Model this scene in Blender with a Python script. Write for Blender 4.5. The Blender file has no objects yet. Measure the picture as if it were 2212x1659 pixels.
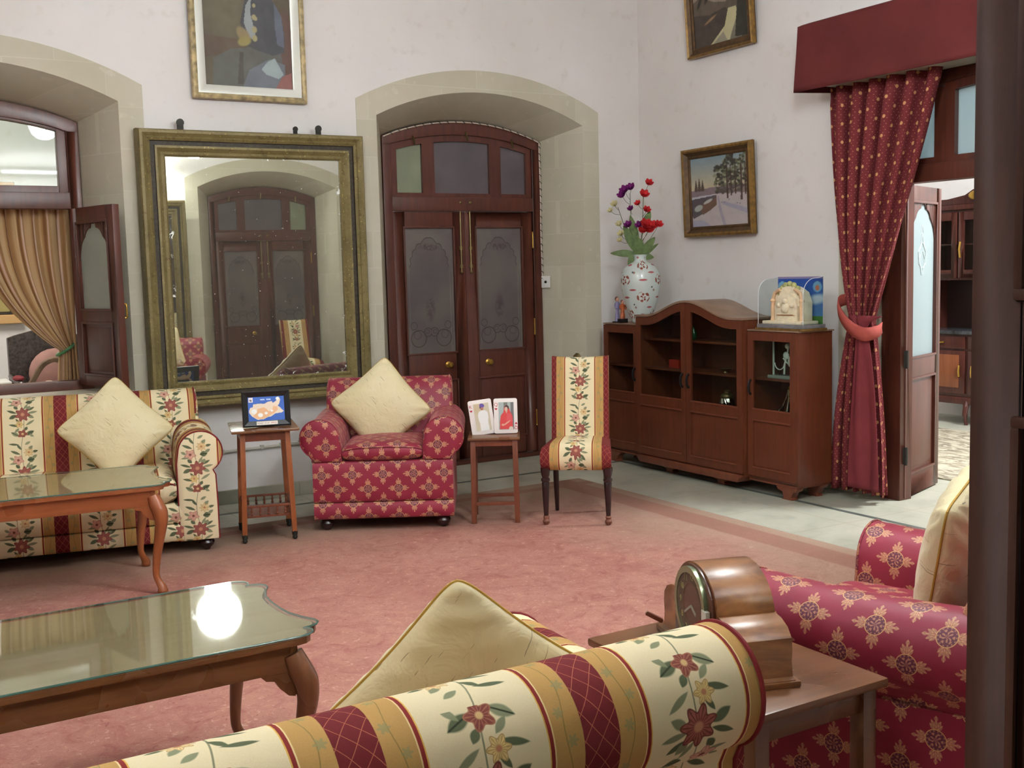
import bpy, bmesh, math, random
import numpy as np
from mathutils import Matrix, Vector, Euler

# ------------------------------------------------------------------ camera, world, light, exposure
SC = bpy.context.scene
COL = SC.collection
PI = math.pi
rad = math.radians

cam_d = bpy.data.cameras.new('camera')
cam_d.sensor_fit = 'HORIZONTAL'
cam_d.sensor_width = 36.0
cam_d.lens = 36.0 * 2400.0 / 2212.0
cam_d.clip_start = 0.05
cam = bpy.data.objects.new('camera', cam_d)
COL.objects.link(cam)
_yaw, _pit, _rol = rad(30.6), rad(5.8), rad(-1.478)
_f = Vector((math.sin(_yaw) * math.cos(_pit), math.cos(_yaw) * math.cos(_pit), -math.sin(_pit)))
_r0 = Vector((math.cos(_yaw), -math.sin(_yaw), 0))
_u0 = _r0.cross(_f)
_r = _r0 * math.cos(_rol) + _u0 * math.sin(_rol)
_u = -_r0 * math.sin(_rol) + _u0 * math.cos(_rol)
cam.matrix_world = Matrix(((_r.x, _u.x, -_f.x, 0), (_r.y, _u.y, -_f.y, 0), (_r.z, _u.z, -_f.z, 1.6), (0, 0, 0, 1)))
SC.camera = cam

world = bpy.data.worlds.new('world')
SC.world = world
world.use_nodes = True
world.node_tree.nodes['Background'].inputs[0].default_value = (0.9, 0.95, 1.0, 1)
world.node_tree.nodes['Background'].inputs[1].default_value = 0.25

SC.view_settings.view_transform = 'Standard'
SC.view_settings.look = 'None'
SC.view_settings.gamma = 1.0
SC.view_settings.use_curve_mapping = False
SC.view_settings.exposure = 0.58
SC.cycles.max_bounces = 8
SC.cycles.diffuse_bounces = 6
SC.cycles.glossy_bounces = 5
SC.cycles.transparent_max_bounces = 10
SC.cycles.caustics_reflective = False
SC.cycles.caustics_refractive = False
SC.cycles.sample_clamp_indirect = 20.0
SC.cycles.use_denoising = True

def light(kind, name, loc, power, color=(1, 1, 1), size=0.1, rot=None, size_y=None):
    d = bpy.data.lights.new(name, kind)
    d.energy = power
    d.color = color
    if kind == 'AREA':
        d.size = size
        if size_y:
            d.shape = 'RECTANGLE'; d.size_y = size_y
    else:
        d.shadow_soft_size = size
    o = bpy.data.objects.new(name, d)
    o.location = loc
    if rot: o.rotation_euler = rot
    COL.objects.link(o)
    return o

WARM = (0.91, 0.99, 1.0)
LAMPS = [((1.75, 4.55, 3.35), 45), ((3.03, 2.9, 3.36), 60), ((0.2, 2.6, 3.3), 35)]  # third entry is an added lamp that evens out the room light
# area lights: daylight in the east room, added fill in the north room
light('AREA', 'daylight_east_room', (8.0, 3.4, 3.6), 260, (0.93, 0.97, 1.0), 1.6, (rad(40), 0, 0), 1.2)
light('AREA', 'north_room_fill', (0.4, 9.6, 3.6), 75, (1.0, 0.95, 0.88), 1.6, (rad(12), 0, 0), 1.2)  # added area light that brightens the room behind the window
light('POINT', 'hall_fill_behind_doorway', (-0.6, -1.2, 2.8), 2.5, WARM, 0.25)  # fill light added in the unseen hall, no fixture there

# ------------------------------------------------------------------ colour and node helpers
def lin(c):
    out = []
    for v in c[:3]:
        v /= 255.0
        out.append(v / 12.92 if v <= 0.04045 else ((v + 0.055) / 1.055) ** 2.4)
    return tuple(out)

def L4(c):
    return (*lin(c), 1.0)

class Ex:
    """a number or colour computed by nodes"""
    __slots__ = ('t', 's')
    def __init__(self, t, s): self.t, self.s = t, s
    def _m(self, op, *a, clamp=False):
        n = self.t.nodes.new('ShaderNodeMath'); n.operation = op; n.use_clamp = clamp
        for i, v in enumerate((self,) + a):
            if isinstance(v, Ex): self.t.links.new(v.s, n.inputs[i])
            else: n.inputs[i].default_value = float(v)
        return Ex(self.t, n.outputs[0])
    def __add__(s, o): return s._m('ADD', o)
    __radd__ = __add__
    def __sub__(s, o): return s._m('SUBTRACT', o)
    def __rsub__(s, o): return s._m('MULTIPLY_ADD', -1.0, o)
    def __mul__(s, o): return s._m('MULTIPLY', o)
    __rmul__ = __mul__
    def __truediv__(s, o): return s._m('DIVIDE', o) if isinstance(o, Ex) else s._m('MULTIPLY', 1.0 / o)
    def __neg__(s): return s._m('MULTIPLY', -1.0)
    def mad(s, a, b): return s._m('MULTIPLY_ADD', a, b)
    def mod(s, p): return s._m('FLOORED_MODULO', p)
    def abs(s): return s._m('ABSOLUTE')
    def min(s, o): return s._m('MINIMUM', o)
    def max(s, o): return s._m('MAXIMUM', o)
    def sqrt(s): return s._m('SQRT')
    def cos(s): return s._m('COSINE')
    def sin(s): return s._m('SINE')
    def atan2(s, o): return s._m('ARCTAN2', o)
    def step(s, edge, soft):   # 1 where s > edge
        return s._m('MULTIPLY_ADD', 1.0 / soft, 0.5 - edge / soft, clamp=True)
    def below(s, edge, soft):
        return s._m('MULTIPLY_ADD', -1.0 / soft, 0.5 + edge / soft, clamp=True)
    def clamp(s): return s._m('ADD', 0.0, clamp=True)

class Mat:
    def __init__(self, name, rough=0.5, spec=0.4, metal=0.0, color=(128, 128, 128), **kw):
        self.m = bpy.data.materials.new(name); self.m.use_nodes = True
        self.t = self.m.node_tree
        self.b = self.t.nodes['Principled BSDF']
        self.b.inputs['Base Color'].default_value = L4(color)
        self.b.inputs['Roughness'].default_value = rough
        self.b.inputs['Metallic'].default_value = metal
        self.b.inputs['Specular IOR Level'].default_value = spec
        for k, v in kw.items():
            self.b.inputs[k.replace('_', ' ')].default_value = v
    def n(self, kind, **props):
        nd = self.t.nodes.new(kind)
        for k, v in props.items(): setattr(nd, k, v)
        return nd
    def uv(self):
        n = self.n('ShaderNodeUVMap'); n.uv_map = 'UVMap'
        s = self.n('ShaderNodeSeparateXYZ'); self.t.links.new(n.outputs[0], s.inputs[0])
        self.uvs = n.outputs[0]
        return Ex(self.t, s.outputs[0]), Ex(self.t, s.outputs[1])
    def obj(self):
        n = self.n('ShaderNodeTexCoord')
        s = self.n('ShaderNodeSeparateXYZ'); self.t.links.new(n.outputs['Object'], s.inputs[0])
        self.os = n.outputs['Object']
        return tuple(Ex(self.t, s.outputs[i]) for i in range(3))
    def scaled(self, vec, sc):
        n = self.n('ShaderNodeMapping'); self.t.links.new(vec, n.inputs[0])
        n.inputs['Scale'].default_value = sc
        return n.outputs[0]
    def noise(self, vec, scale, detail=3, rough=0.5, dist=0.0):
        n = self.n('ShaderNodeTexNoise'); n.inputs['Scale'].default_value = scale
        n.inputs['Detail'].default_value = detail; n.inputs['Roughness'].default_value = rough
        n.inputs['Distortion'].default_value = dist
        if vec is not None: self.t.links.new(vec, n.inputs['Vector'])
        return Ex(self.t, n.outputs['Fac'])
    def mix(self, fac, a, b):
        n = self.n('ShaderNodeMix'); n.data_type = 'RGBA'
        if isinstance(fac, Ex): self.t.links.new(fac.s, n.inputs[0])
        else: n.inputs[0].default_value = fac
        for v, i in ((a, 6), (b, 7)):
            if isinstance(v, Ex): self.t.links.new(v.s, n.inputs[i])
            else: n.inputs[i].default_value = L4(v)
        return Ex(self.t, n.outputs[2])
    def vec(self, x, y, z=0.0):
        n = self.n('ShaderNodeCombineXYZ')
        for i, v in enumerate((x, y, z)):
            if isinstance(v, Ex): self.t.links.new(v.s, n.inputs[i])
            else: n.inputs[i].default_value = v
        return n.outputs[0]
    def color(self, e): self.t.links.new(e.s, self.b.inputs['Base Color'])
    def rough(self, e): self.t.links.new(e.s, self.b.inputs['Roughness'])
    def bump(self, h, strength=0.3, dist=0.01):
        n = self.n('ShaderNodeBump'); n.inputs['Strength'].default_value = strength
        n.inputs['Distance'].default_value = dist
        self.t.links.new(h.s, n.inputs['Height']); self.t.links.new(n.outputs[0], self.b.inputs['Normal'])
    # pattern elements -------------------------------------------------
    def leaf(self, u, v, cx, cy, ang, l, w, soft=0.25):
        c, s = math.cos(ang), math.sin(ang)
        x = u.mad(c / l, v.mad(s / l, -(cx * c + cy * s) / l))
        y = u.mad(-s / w, v.mad(c / w, (cx * s - cy * c) / w))
        f = y.abs()._m('ADD', x * x) if soft < 0.35 else (y * y)._m('ADD', x * x)
        return f._m('MULTIPLY_ADD', -1.0 / soft, 1.0 / soft, clamp=True), y, f
    def polar(self, u, v, cx, cy):
        dx = u - cx; dy = v - cy
        r = (dx * dx)._m('MULTIPLY_ADD', 1.0, dy * dy) if False else ((dx * dx) + (dy * dy)).sqrt()
        return r, dy.atan2(dx)

def plain(name, color, rough=0.5, spec=0.4, metal=0.0, vary=0.0, scale=8.0, **kw):
    m = Mat(name, rough, spec, metal, color, **kw)
    if vary:
        m.obj(); n = m.noise(m.os, scale, 4)
        d = tuple(max(0, c * (1 - vary)) for c in color); b = tuple(min(255, c * (1 + vary * 0.6)) for c in color)
        m.color(m.mix(n.step(0.5, 0.5), d, b))
    return m.m

def wood(name, dark, light_c, rough=0.32, axis=2, scale=1.0, spec=0.5):
    m = Mat(name, rough, spec)
    m.obj()
    sc = [26 * scale] * 3; sc[axis] = 2.2 * scale
    v = m.scaled(m.os, sc)
    n1 = m.noise(v, 1.0, 5, 0.6, 0.6)
    n2 = m.noise(m.os, 3.5 * scale, 3)
    f = (n1 * 0.75 + n2 * 0.35)
    m.color(m.mix(f.step(0.55, 0.55), dark, light_c))
    m.rough((n2.mad(0.18, rough - 0.09)))
    m.bump(n1, 0.08, 0.004)
    return m.m

def emis(name, color, strength):
    m = Mat(name, color=color); m.b.inputs['Emission Color'].default_value = L4(color)
    m.b.inputs['Emission Strength'].default_value = strength
    return m.m

def clear_glass(name, tint=(235, 245, 240), ior=1.5, rough=0.02):
    m = bpy.data.materials.new(name); m.use_nodes = True; t = m.node_tree
    t.nodes.remove(t.nodes['Principled BSDF'])
    out = t.nodes['Material Output']
    tr = t.nodes.new('ShaderNodeBsdfTransparent'); tr.inputs[0].default_value = L4(tint)
    gl = t.nodes.new('ShaderNodeBsdfGlossy'); gl.inputs['Roughness'].default_value = rough
    fr = t.nodes.new('ShaderNodeFresnel'); fr.inputs[0].default_value = ior
    mx = t.nodes.new('ShaderNodeMixShader')
    ge = t.nodes.new('ShaderNodeNewGeometry'); inv = t.nodes.new('ShaderNodeMath'); inv.operation = 'MULTIPLY_ADD'
    inv.inputs[1].default_value = -1.0; inv.inputs[2].default_value = 1.0
    ml = t.nodes.new('ShaderNodeMath'); ml.operation = 'MULTIPLY'
    t.links.new(ge.outputs['Backfacing'], inv.inputs[0]); t.links.new(inv.outputs[0], ml.inputs[0]); t.links.new(fr.outputs[0], ml.inputs[1])
    t.links.new(ml.outputs[0], mx.inputs[0]); t.links.new(tr.outputs[0], mx.inputs[1]); t.links.new(gl.outputs[0], mx.inputs[2])
    t.links.new(mx.outputs[0], out.inputs[0])
    return m

# ------------------------------------------------------------------ mesh builder
class MB:
    def __init__(self):
        self.v = []; self.f = []; self.uv = []; self.c = None
    def add(self, pts, faces, uvs=None):
        b = len(self.v)
        self.v += [tuple(p) for p in pts]
        for k, fc in enumerate(faces):
            self.f.append([b + i for i in fc])
            if uvs is None: self.uv.append(None)
            elif isinstance(uvs, dict): self.uv.append(uvs[k])
            else: self.uv.append([uvs[i] for i in fc])
        return self
    def grid(self, P, UV=None, cu=False, cv=False):
        n, m = len(P), len(P[0]); pts = [p for r in P for p in r]
        uvs = [q for r in UV for q in r] if UV is not None else None
        fs = []
        for i in range(n if cu else n - 1):
            for j in range(m if cv else m - 1):
                a, b_ = i, (i + 1) % n; c, d = j, (j + 1) % m
                fs.append([a * m + c, b_ * m + c, b_ * m + d, a * m + d])
        return self.add(pts, fs, uvs)
    def poly(self, pts, uvs=None):
        return self.add(pts, [list(range(len(pts)))], uvs)
    def box(self, x0, x1, y0, y1, z0, z1, uv=True):
        if x0 > x1: x0, x1 = x1, x0
        if y0 > y1: y0, y1 = y1, y0
        if z0 > z1: z0, z1 = z1, z0
        p = [(x0, y0, z0), (x1, y0, z0), (x1, y1, z0), (x0, y1, z0), (x0, y0, z1), (x1, y0, z1), (x1, y1, z1), (x0, y1, z1)]
        fs = [[0, 3, 2, 1], [4, 5, 6, 7], [0, 1, 5, 4], [2, 3, 7, 6], [1, 2, 6, 5], [3, 0, 4, 7]]
        ax = [(0, 1), (0, 1), (0, 2), (0, 2), (1, 2), (1, 2)]
        return self.add(p, fs, {k: [(p[i][ax[k][0]], p[i][ax[k][1]]) for i in fs[k]] for k in range(6)})
    def bar(self, a, b, w, h=None, up=(0, 0, 1)):
        """square bar from a to b"""
        h = h or w; a = Vector(a); b = Vector(b); d = (b - a).normalized(); up = Vector(up)
        s = d.cross(up)
        if s.length < 1e-4: s = d.cross(Vector((1, 0, 0)))
        s.normalize(); t = s.cross(d)
        P = []
        for q in (a, b):
            P += [q - s * w / 2 - t * h / 2, q + s * w / 2 - t * h / 2, q + s * w / 2 + t * h / 2, q - s * w / 2 + t * h / 2]
        return self.add(P, [[0, 1, 2, 3], [7, 6, 5, 4], [0, 4, 5, 1], [1, 5, 6, 2], [2, 6, 7, 3], [3, 7, 4, 0]])
    def lathe(self, prof, c=(0, 0, 0), n=20, cap=True, sx=1.0, sy=1.0, uvs=False):
        P = []; UV = []
        d = 0
        for k, (r, z) in enumerate(prof):
            if k: d += math.hypot(r - prof[k - 1][0], z - prof[k - 1][1])
            P.append([(c[0] + sx * r * math.cos(2 * PI * i / n), c[1] + sy * r * math.sin(2 * PI * i / n), c[2] + z) for i in range(n + (1 if uvs else 0))])
            UV.append([(i / n, z) for i in range(n + (1 if uvs else 0))])
        self.grid(P, UV if uvs else None, cv=not uvs)
        if cap:
            if prof[0][0] > 1e-4: self.poly(P[0][:n][::-1], UV[0][:n] if uvs else None)
            if prof[-1][0] > 1e-4: self.poly(P[-1][:n], UV[-1][:n] if uvs else None)
        return self
    def tube(self, path, r, n=8, closed=False, cap=True, flat=1.0):
        path = [Vector(p) for p in path]; m = len(path)
        rs = r if isinstance(r, (list, tuple)) else [r] * m
        P = []; prev = None; L = 0; UV = []
        for i, p in enumerate(path):
            a = path[(i - 1) % m] if (closed or i > 0) else p
            b = path[(i + 1) % m] if (closed or i < m - 1) else p
            d = (b - a)
            d = d.normalized() if d.length > 1e-9 else Vector((0, 0, 1))
            if prev is None:
                s = d.cross(Vector((0, 0, 1)))
                if s.length < 1e-3: s = d.cross(Vector((0, 1, 0)))
            else:
                s = prev - d * prev.dot(d)
            s.normalize(); prev = s; t = s.cross(d)
            if i: L += (p - path[i - 1]).length
            P.append([p + (s * math.cos(2 * PI * k / n) + t * flat * math.sin(2 * PI * k / n)) * rs[i] for k in range(n)])
            UV.append([(L, k / n * 2 * PI * rs[i]) for k in range(n)])
        self.grid(P, UV, cu=closed, cv=True)
        if cap and not closed:
            self.poly(P[0][::-1], UV[0]); self.poly(P[-1], UV[-1])
        return self
    def prism(self, poly, a0, a1, plane='xz'):
        """poly: 2D outline; extruded along the third axis from a0 to a1"""
        def mk(p, a):
            if plane == 'xz': return (p[0], a, p[1])
            if plane == 'yz': return (a, p[0], p[1])
            return (p[0], p[1], a)
        n = len(poly)
        A = [mk(p, a0) for p in poly]; B = [mk(p, a1) for p in poly]
        self.add(A + B, [list(range(n))[::-1], list(range(n, 2 * n))] + [[i, (i + 1) % n, n + (i + 1) % n, n + i] for i in range(n)],
                 [tuple(p) for p in poly] * 2)
        return self
    def sphere(self, c, r, n=12, sx=1, sy=1, sz=1):
        prof = [(max(1e-5, math.sin(PI * k / n)) * r, -math.cos(PI * k / n) * r * sz) for k in range(n + 1)]
        return self.lathe(prof, c, n * 2, False, sx, sy)
    def xf(self, M):
        self.v = [tuple(M @ Vector(p)) for p in self.v]; return self
    def join(self, o):
        b = len(self.v); self.v += o.v; self.f += [[i + b for i in f] for f in o.f]; self.uv += o.uv; return self
    def mesh(self, name, mat, bevel=0.0, seg=2, angle=None, merge=1e-5, flat=False):
        if angle is None: angle = 22 if bevel else 35
        me = bpy.data.meshes.new(name)
        me.from_pydata([tuple(p) for p in self.v], [], self.f)
        ul = me.uv_layers.new(name='UVMap')
        k = 0
        data = np.zeros(len(me.loops) * 2, dtype=np.float32)
        for fi, f in enumerate(self.f):
            u = self.uv[fi]
            for j in range(len(f)):
                if u is not None: data[2 * k:2 * k + 2] = u[j]
                else:
                    p = self.v[f[j]]; data[2 * k:2 * k + 2] = (p[0] + p[1] * 0.7, p[2] + p[1] * 0.3)
                k += 1
        ul.data.foreach_set('uv', data)
        bm = bmesh.new(); bm.from_mesh(me)
        if merge: bmesh.ops.remove_doubles(bm, verts=bm.verts, dist=merge)
        bmesh.ops.recalc_face_normals(bm, faces=bm.faces)
        if bevel:
            es = [e for e in bm.edges if len(e.link_faces) == 2 and e.calc_face_angle(0) > rad(30)]
            if es:
                bmesh.ops.bevel(bm, geom=es, offset=bevel, segments=seg, affect='EDGES', profile=0.6, clamp_overlap=True)
        for f in bm.faces: f.smooth = not flat
        bm.to_mesh(me); bm.free()
        me.set_sharp_from_angle(angle=rad(angle))
        if isinstance(mat, Mat): mat = mat.m
        if mat: me.materials.append(mat)
        return me
    def build(self, name, mat, parent=None, **kw):
        o = bpy.data.objects.new(name, self.mesh(name, mat, **kw))
        COL.objects.link(o)
        if parent is not None: o.parent = parent
        return o

def tag(o, label=None, cat=None, group=None, kind=None):
    if label: o['label'] = label
    if cat: o['category'] = cat
    if group: o['group'] = group
    if kind: o['kind'] = kind
    return o

def thing(name, label, cat, loc=(0, 0, 0), rz=0.0, group=None, kind=None):
    o = bpy.data.objects.new(name, None); COL.objects.link(o)
    o.empty_display_size = 0.1
    o.location = loc; o.rotation_euler = (0, 0, rz)
    return tag(o, label, cat, group, kind)

def dup(root, loc, rz, label=None, rot=None):
    def cp(o, par):
        c = o.copy(); COL.objects.link(c)
        if par is not None: c.parent = par
        for ch in list(o.children): cp(ch, c)
        return c
    r = cp(root, None)
    r.location = loc; r.rotation_euler = rot if rot else (0, 0, rz)
    if label: r['label'] = label
    return r

def arc(cx, cy, r, a0, a1, n, ry=None):
    ry = ry or r
    return [(cx + r * math.cos(rad(a0 + (a1 - a0) * i / n)), cy + ry * math.sin(rad(a0 + (a1 - a0) * i / n))) for i in range(n + 1)]

def smooth_path(pts, n=8):
    P = [Vector(p) for p in pts]; out = []
    for i in range(len(P) - 1):
        p0 = P[i - 1] if i else P[0]; p1, p2 = P[i], P[i + 1]; p3 = P[i + 2] if i + 2 < len(P) else P[-1]
        for k in range(n):
            t = k / n
            out.append(0.5 * ((2 * p1) + (p2 - p0) * t + (2 * p0 - 5 * p1 + 4 * p2 - p3) * t * t + (3 * p1 - p0 - 3 * p2 + p3) * t ** 3))
    out.append(P[-1]); return out

def paint_mesh(name, w, h, nx, ny, fn, mat, parent=None, M=None):
    """flat sheet w x h standing in xz (facing -y), coloured per vertex by fn(X, Y) in 0..1 -> rgb (srgb 0-255)"""
    xs = np.linspace(0, 1, nx + 1); ys = np.linspace(0, 1, ny + 1)
    X, Y = np.meshgrid(xs, ys)
    rgb = np.clip(fn(X, Y), 0, 255) / 255.0
    lr = np.where(rgb <= 0.04045, rgb / 12.92, ((rgb + 0.055) / 1.055) ** 2.4)
    V = np.stack([(X - 0.5) * w, np.zeros_like(X), Y * h], -1).reshape(-1, 3)
    idx = np.arange((nx + 1) * (ny + 1)).reshape(ny + 1, nx + 1)
    F = np.stack([idx[:-1, :-1], idx[:-1, 1:], idx[1:, 1:], idx[1:, :-1]], -1).reshape(-1, 4)
    me = bpy.data.meshes.new(name); me.from_pydata(V.tolist(), [], F.tolist())
    ca = me.color_attributes.new('paint', 'FLOAT_COLOR', 'POINT')
    ca.data.foreach_set('color', np.concatenate([lr.reshape(-1, 3), np.ones((V.shape[0], 1))], 1).astype(np.float32).ravel())
    if M is not None: me.transform(M)
    me.materials.append(mat)
    o = bpy.data.objects.new(name, me); COL.objects.link(o)
    if parent is not None: o.parent = parent
    return o

def paint_mat(name, rough=0.5, spec=0.3):
    m = Mat(name, rough, spec)
    a = m.n('ShaderNodeAttribute'); a.attribute_name = 'paint'
    m.t.links.new(a.outputs['Color'], m.b.inputs['Base Color'])
    return m.m

# numpy painting helpers
def blob(X, Y, cx, cy, rx, ry, ang=0, soft=0.25):
    c, s = math.cos(ang), math.sin(ang)
    x = ((X - cx) * c + (Y - cy) * s) / rx; y = (-(X - cx) * s + (Y - cy) * c) / ry
    return np.clip((1 - (x * x + y * y)) / soft, 0, 1)
def inpoly(X, Y, pts):
    r = np.zeros(X.shape, bool); n = len(pts)
    for i in range(n):
        x0, y0 = pts[i]; x1, y1 = pts[(i + 1) % n]
        c = ((y0 > Y) != (y1 > Y)) & (X < (x1 - x0) * (Y - y0) / ((y1 - y0) or 1e-9) + x0)
        r ^= c
    return r.astype(float)
def lay(img, mask, col):
    return img * (1 - mask[..., None]) + np.array(col, float) * mask[..., None]
def nz(X, Y, seed, f):
    rs = np.random.RandomState(seed); out = np.zeros(X.shape)
    for k in range(7):
        a, b, p = rs.uniform(-f, f), rs.uniform(-f, f), rs.uniform(0, 6.28)
        out += np.sin(a * X + b * Y + p + 1.5 * np.sin(b * X * 0.7 - a * Y * 0.6 + p))
    return out / 7

# ------------------------------------------------------------------ materials
M = {}
def mk_plaster():
    m = Mat('white_plaster', 0.75, 0.2); m.obj()
    a = m.noise(m.os, 0.9, 4); b = m.noise(m.os, 9.0, 4)
    c = m.mix(a.step(0.5, 0.4), (219, 214, 211), (229, 226, 224))
    c = m.mix((b.step(0.66, 0.12)) * 0.25, c, (196, 186, 176))
    m.color(c); m.bump(m.noise(m.os, 40, 3), 0.08, 0.003)
    return m.m
def mk_stone():
    m = Mat('sandstone_blocks', 0.8, 0.2); u, v = m.uv()
    n = m.n('ShaderNodeTexBrick'); m.t.links.new(m.uvs, n.inputs['Vector'])
    n.inputs['Scale'].default_value = 1.0; n.inputs['Brick Width'].default_value = 0.62
    n.inputs['Row Height'].default_value = 0.275; n.inputs['Mortar Size'].default_value = 0.0035
    n.inputs['Color1'].default_value = L4((206, 200, 184)); n.inputs['Color2'].default_value = L4((196, 190, 172))
    n.inputs['Mortar'].default_value = L4((208, 204, 186))
    m.obj(); a = m.noise(m.os, 2.2, 5); b = m.noise(m.os, 14, 4)
    c = m.mix(a.step(0.5, 0.5) * 0.45, Ex(m.t, n.outputs['Color']), (168, 163, 136))
    c = m.mix(b.step(0.68, 0.1) * 0.45, c, (212, 208, 190))
    m.color(c); m.bump(b, 0.15, 0.004)
    return m.m
def mk_marble():
    m = Mat('pale_marble', 0.3, 0.4); m.obj(); x, y, z = m.obj()
    a = m.noise(m.os, 1.6, 6, 0.6, 1.2); b = m.noise(m.os, 5.0, 4)
    c = m.mix(a.step(0.5, 0.35), (190, 188, 172), (170, 170, 154))
    c = m.mix(b.step(0.62, 0.2) * 0.5, c, (144, 146, 132))
    j = ((x + 0.31).mod(0.61) - 0.305).abs().step(0.3, 0.004).max(((y + 0.12).mod(0.61) - 0.305).abs().step(0.3, 0.004))
    c = m.mix(j * 0.5, c, (150, 140, 108))
    m.color(c)
    return m.m
def mk_carpet():
    m = Mat('worn_red_carpet', 0.95, 0.1); x, y, z = m.obj()
    a = m.noise(m.os, 1.3, 5, 0.6, 0.8); b = m.noise(m.os, 7.0, 6, 0.7, 1.5); g = m.noise(m.os, 160, 2); h = m.noise(m.os, 24, 4, 0.6, 2.0)
    c = m.mix(a.step(0.5, 0.35), (170, 116, 104), (188, 138, 124))
    c = m.mix(b.step(0.6, 0.16) * 0.5, c, (196, 148, 126))
    c = m.mix(b.below(0.42, 0.14) * 0.45, c, (146, 78, 76))
    # carved scroll lines in the pile
    s = m.noise(m.scaled(m.os, (1.0, 1.0, 1.0)), 3.2, 2, 0.5, 2.5)
    ln = (s.mad(9.0, 0.0).mod(1.0) - 0.5).abs().below(0.045, 0.05)
    brk = h.step(0.54, 0.1)
    c = m.mix(ln * brk * 0.6, c, (208, 160, 140))
    c = m.mix((ln * h.below(0.44, 0.08)) * 0.55, c, (118, 52, 62))
    fl = h.step(0.63, 0.03) * b.step(0.5, 0.1)
    c = m.mix(fl * 0.6, c, (214, 178, 160))
    # tan wear towards the two outer borders
    wear = (x + m.noise(m.os, 1.8, 4).mad(1.1, -0.55)).step(4.1, 1.1).max((y + m.noise(m.os, 1.4, 4).mad(1.2, -0.6)).step(6.25, 0.9))
    c = m.mix(wear * 0.85, c, (156, 138, 118))
    # plain border band and seam
    band = (x - 4.50).abs().below(0.10, 0.02).max((y - 6.80).abs().below(0.05, 0.02))
    c = m.mix(band * 0.55, c, (138, 88, 76))
    m.color(m.mix(g.step(0.5, 0.6) * 0.25, c, (120, 62, 58)))
    m.bump(g * 0.6 + h * 0.6, 0.35, 0.006)
    return m.m
M['plaster'] = mk_plaster(); M['stone'] = mk_stone(); M['marble'] = mk_marble(); M['carpet'] = mk_carpet()
M['inlay'] = plain('dark_green_marble', (92, 98, 92), 0.35, 0.4, vary=0.15)
M['ceiling'] = plain('ceiling_paint', (225, 220, 214), 0.85, 0.1)
M['teak'] = wood('dark_teak', (58, 28, 20), (96, 48, 34), 0.38)
M['teak_h'] = wood('dark_teak_level', (58, 28, 20), (96, 48, 34), 0.38, axis=0)
M['leafwood'] = wood('foreground_teak', (46, 24, 16), (74, 40, 27), 0.6, scale=1.6, spec=0.25)
M['brownwood'] = wood('polished_brown_wood', (80, 46, 26), (126, 82, 50), 0.28, axis=0)
M['brownwood_v'] = wood('polished_brown_wood_upright', (76, 42, 25), (116, 72, 44), 0.28, axis=2)
M['orangewood'] = wood('orange_brown_wood', (112, 56, 28), (160, 92, 52), 0.3, axis=2)
M['orangewood_h'] = wood('orange_brown_wood_level', (112, 56, 28), (160, 92, 52), 0.3, axis=0)
M['cabwood'] = wood('cabinet_red_brown_wood', (78, 36, 22), (108, 56, 34), 0.35, axis=2, scale=1.5)
M['cabwood_top'] = plain('dusty_brown_varnish', (140, 112, 92), 0.4, 0.4, vary=0.12)
M['redbrown'] = wood('red_brown_wood', (92, 46, 30), (124, 68, 46), 0.35, axis=2)
M['darkleg'] = plain('dark_turned_wood', (40, 20, 22), 0.25, 0.6)
M['footwood'] = plain('worn_wood_foot', (122, 76, 58), 0.5, 0.3, vary=0.2, scale=30)
M['brass'] = plain('brass', (190, 150, 70), 0.3, 0.5, 0.9)
M['old_brass'] = plain('tarnished_brass', (120, 105, 70), 0.4, 0.5, 0.8)
M['iron'] = plain('dark_iron', (50, 48, 44), 0.6, 0.3, 0.5)
M['black'] = plain('black_plastic', (20, 19, 20), 0.35, 0.4)
M['white'] = plain('white_plastic', (225, 225, 220), 0.4, 0.4)
M['lampwhite'] = emis('lamp_glass', (244, 250, 255), 7.0); M['lampbright'] = emis('bright_lamp_glass', (244, 252, 255), 24.0)
M['clear'] = clear_glass('clear_glass', (232, 240, 236), 1.5)
M['cabglass'] = clear_glass('cabinet_glass', (242, 246, 242), 1.3)
M['tableglass'] = clear_glass('table_glass', (244, 246, 240), 5.5, 0.035)
M['tabletop_tan'] = wood('tabletop_reflection_tan', (206, 180, 144), (228, 206, 172), 0.35, axis=0)  # pale tone stands in for blurred reflections in the glass top
M['acrylic'] = clear_glass('acrylic', (240, 245, 245), 1.4)
M['glassedge'] = plain('green_glass_edge', (58, 92, 84), 0.15, 0.6)
M['paint'] = paint_mat('oil_paint', 0.55, 0.25)
M['photo'] = paint_mat('printed_picture', 0.35, 0.35)
M['gold'] = plain('dull_gilt', (132, 100, 48), 0.42, 0.5, 0.45, vary=0.25, scale=25)
M['gold_dark'] = plain('dark_gilt', (84, 60, 34), 0.5, 0.4, 0.3, vary=0.25, scale=25)
M['silver'] = plain('silver_slip', (205, 205, 196), 0.35, 0.5, 0.4)
M['chrome'] = plain('chrome_silver', (210, 210, 205), 0.15, 0.5, 1.0)

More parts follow.
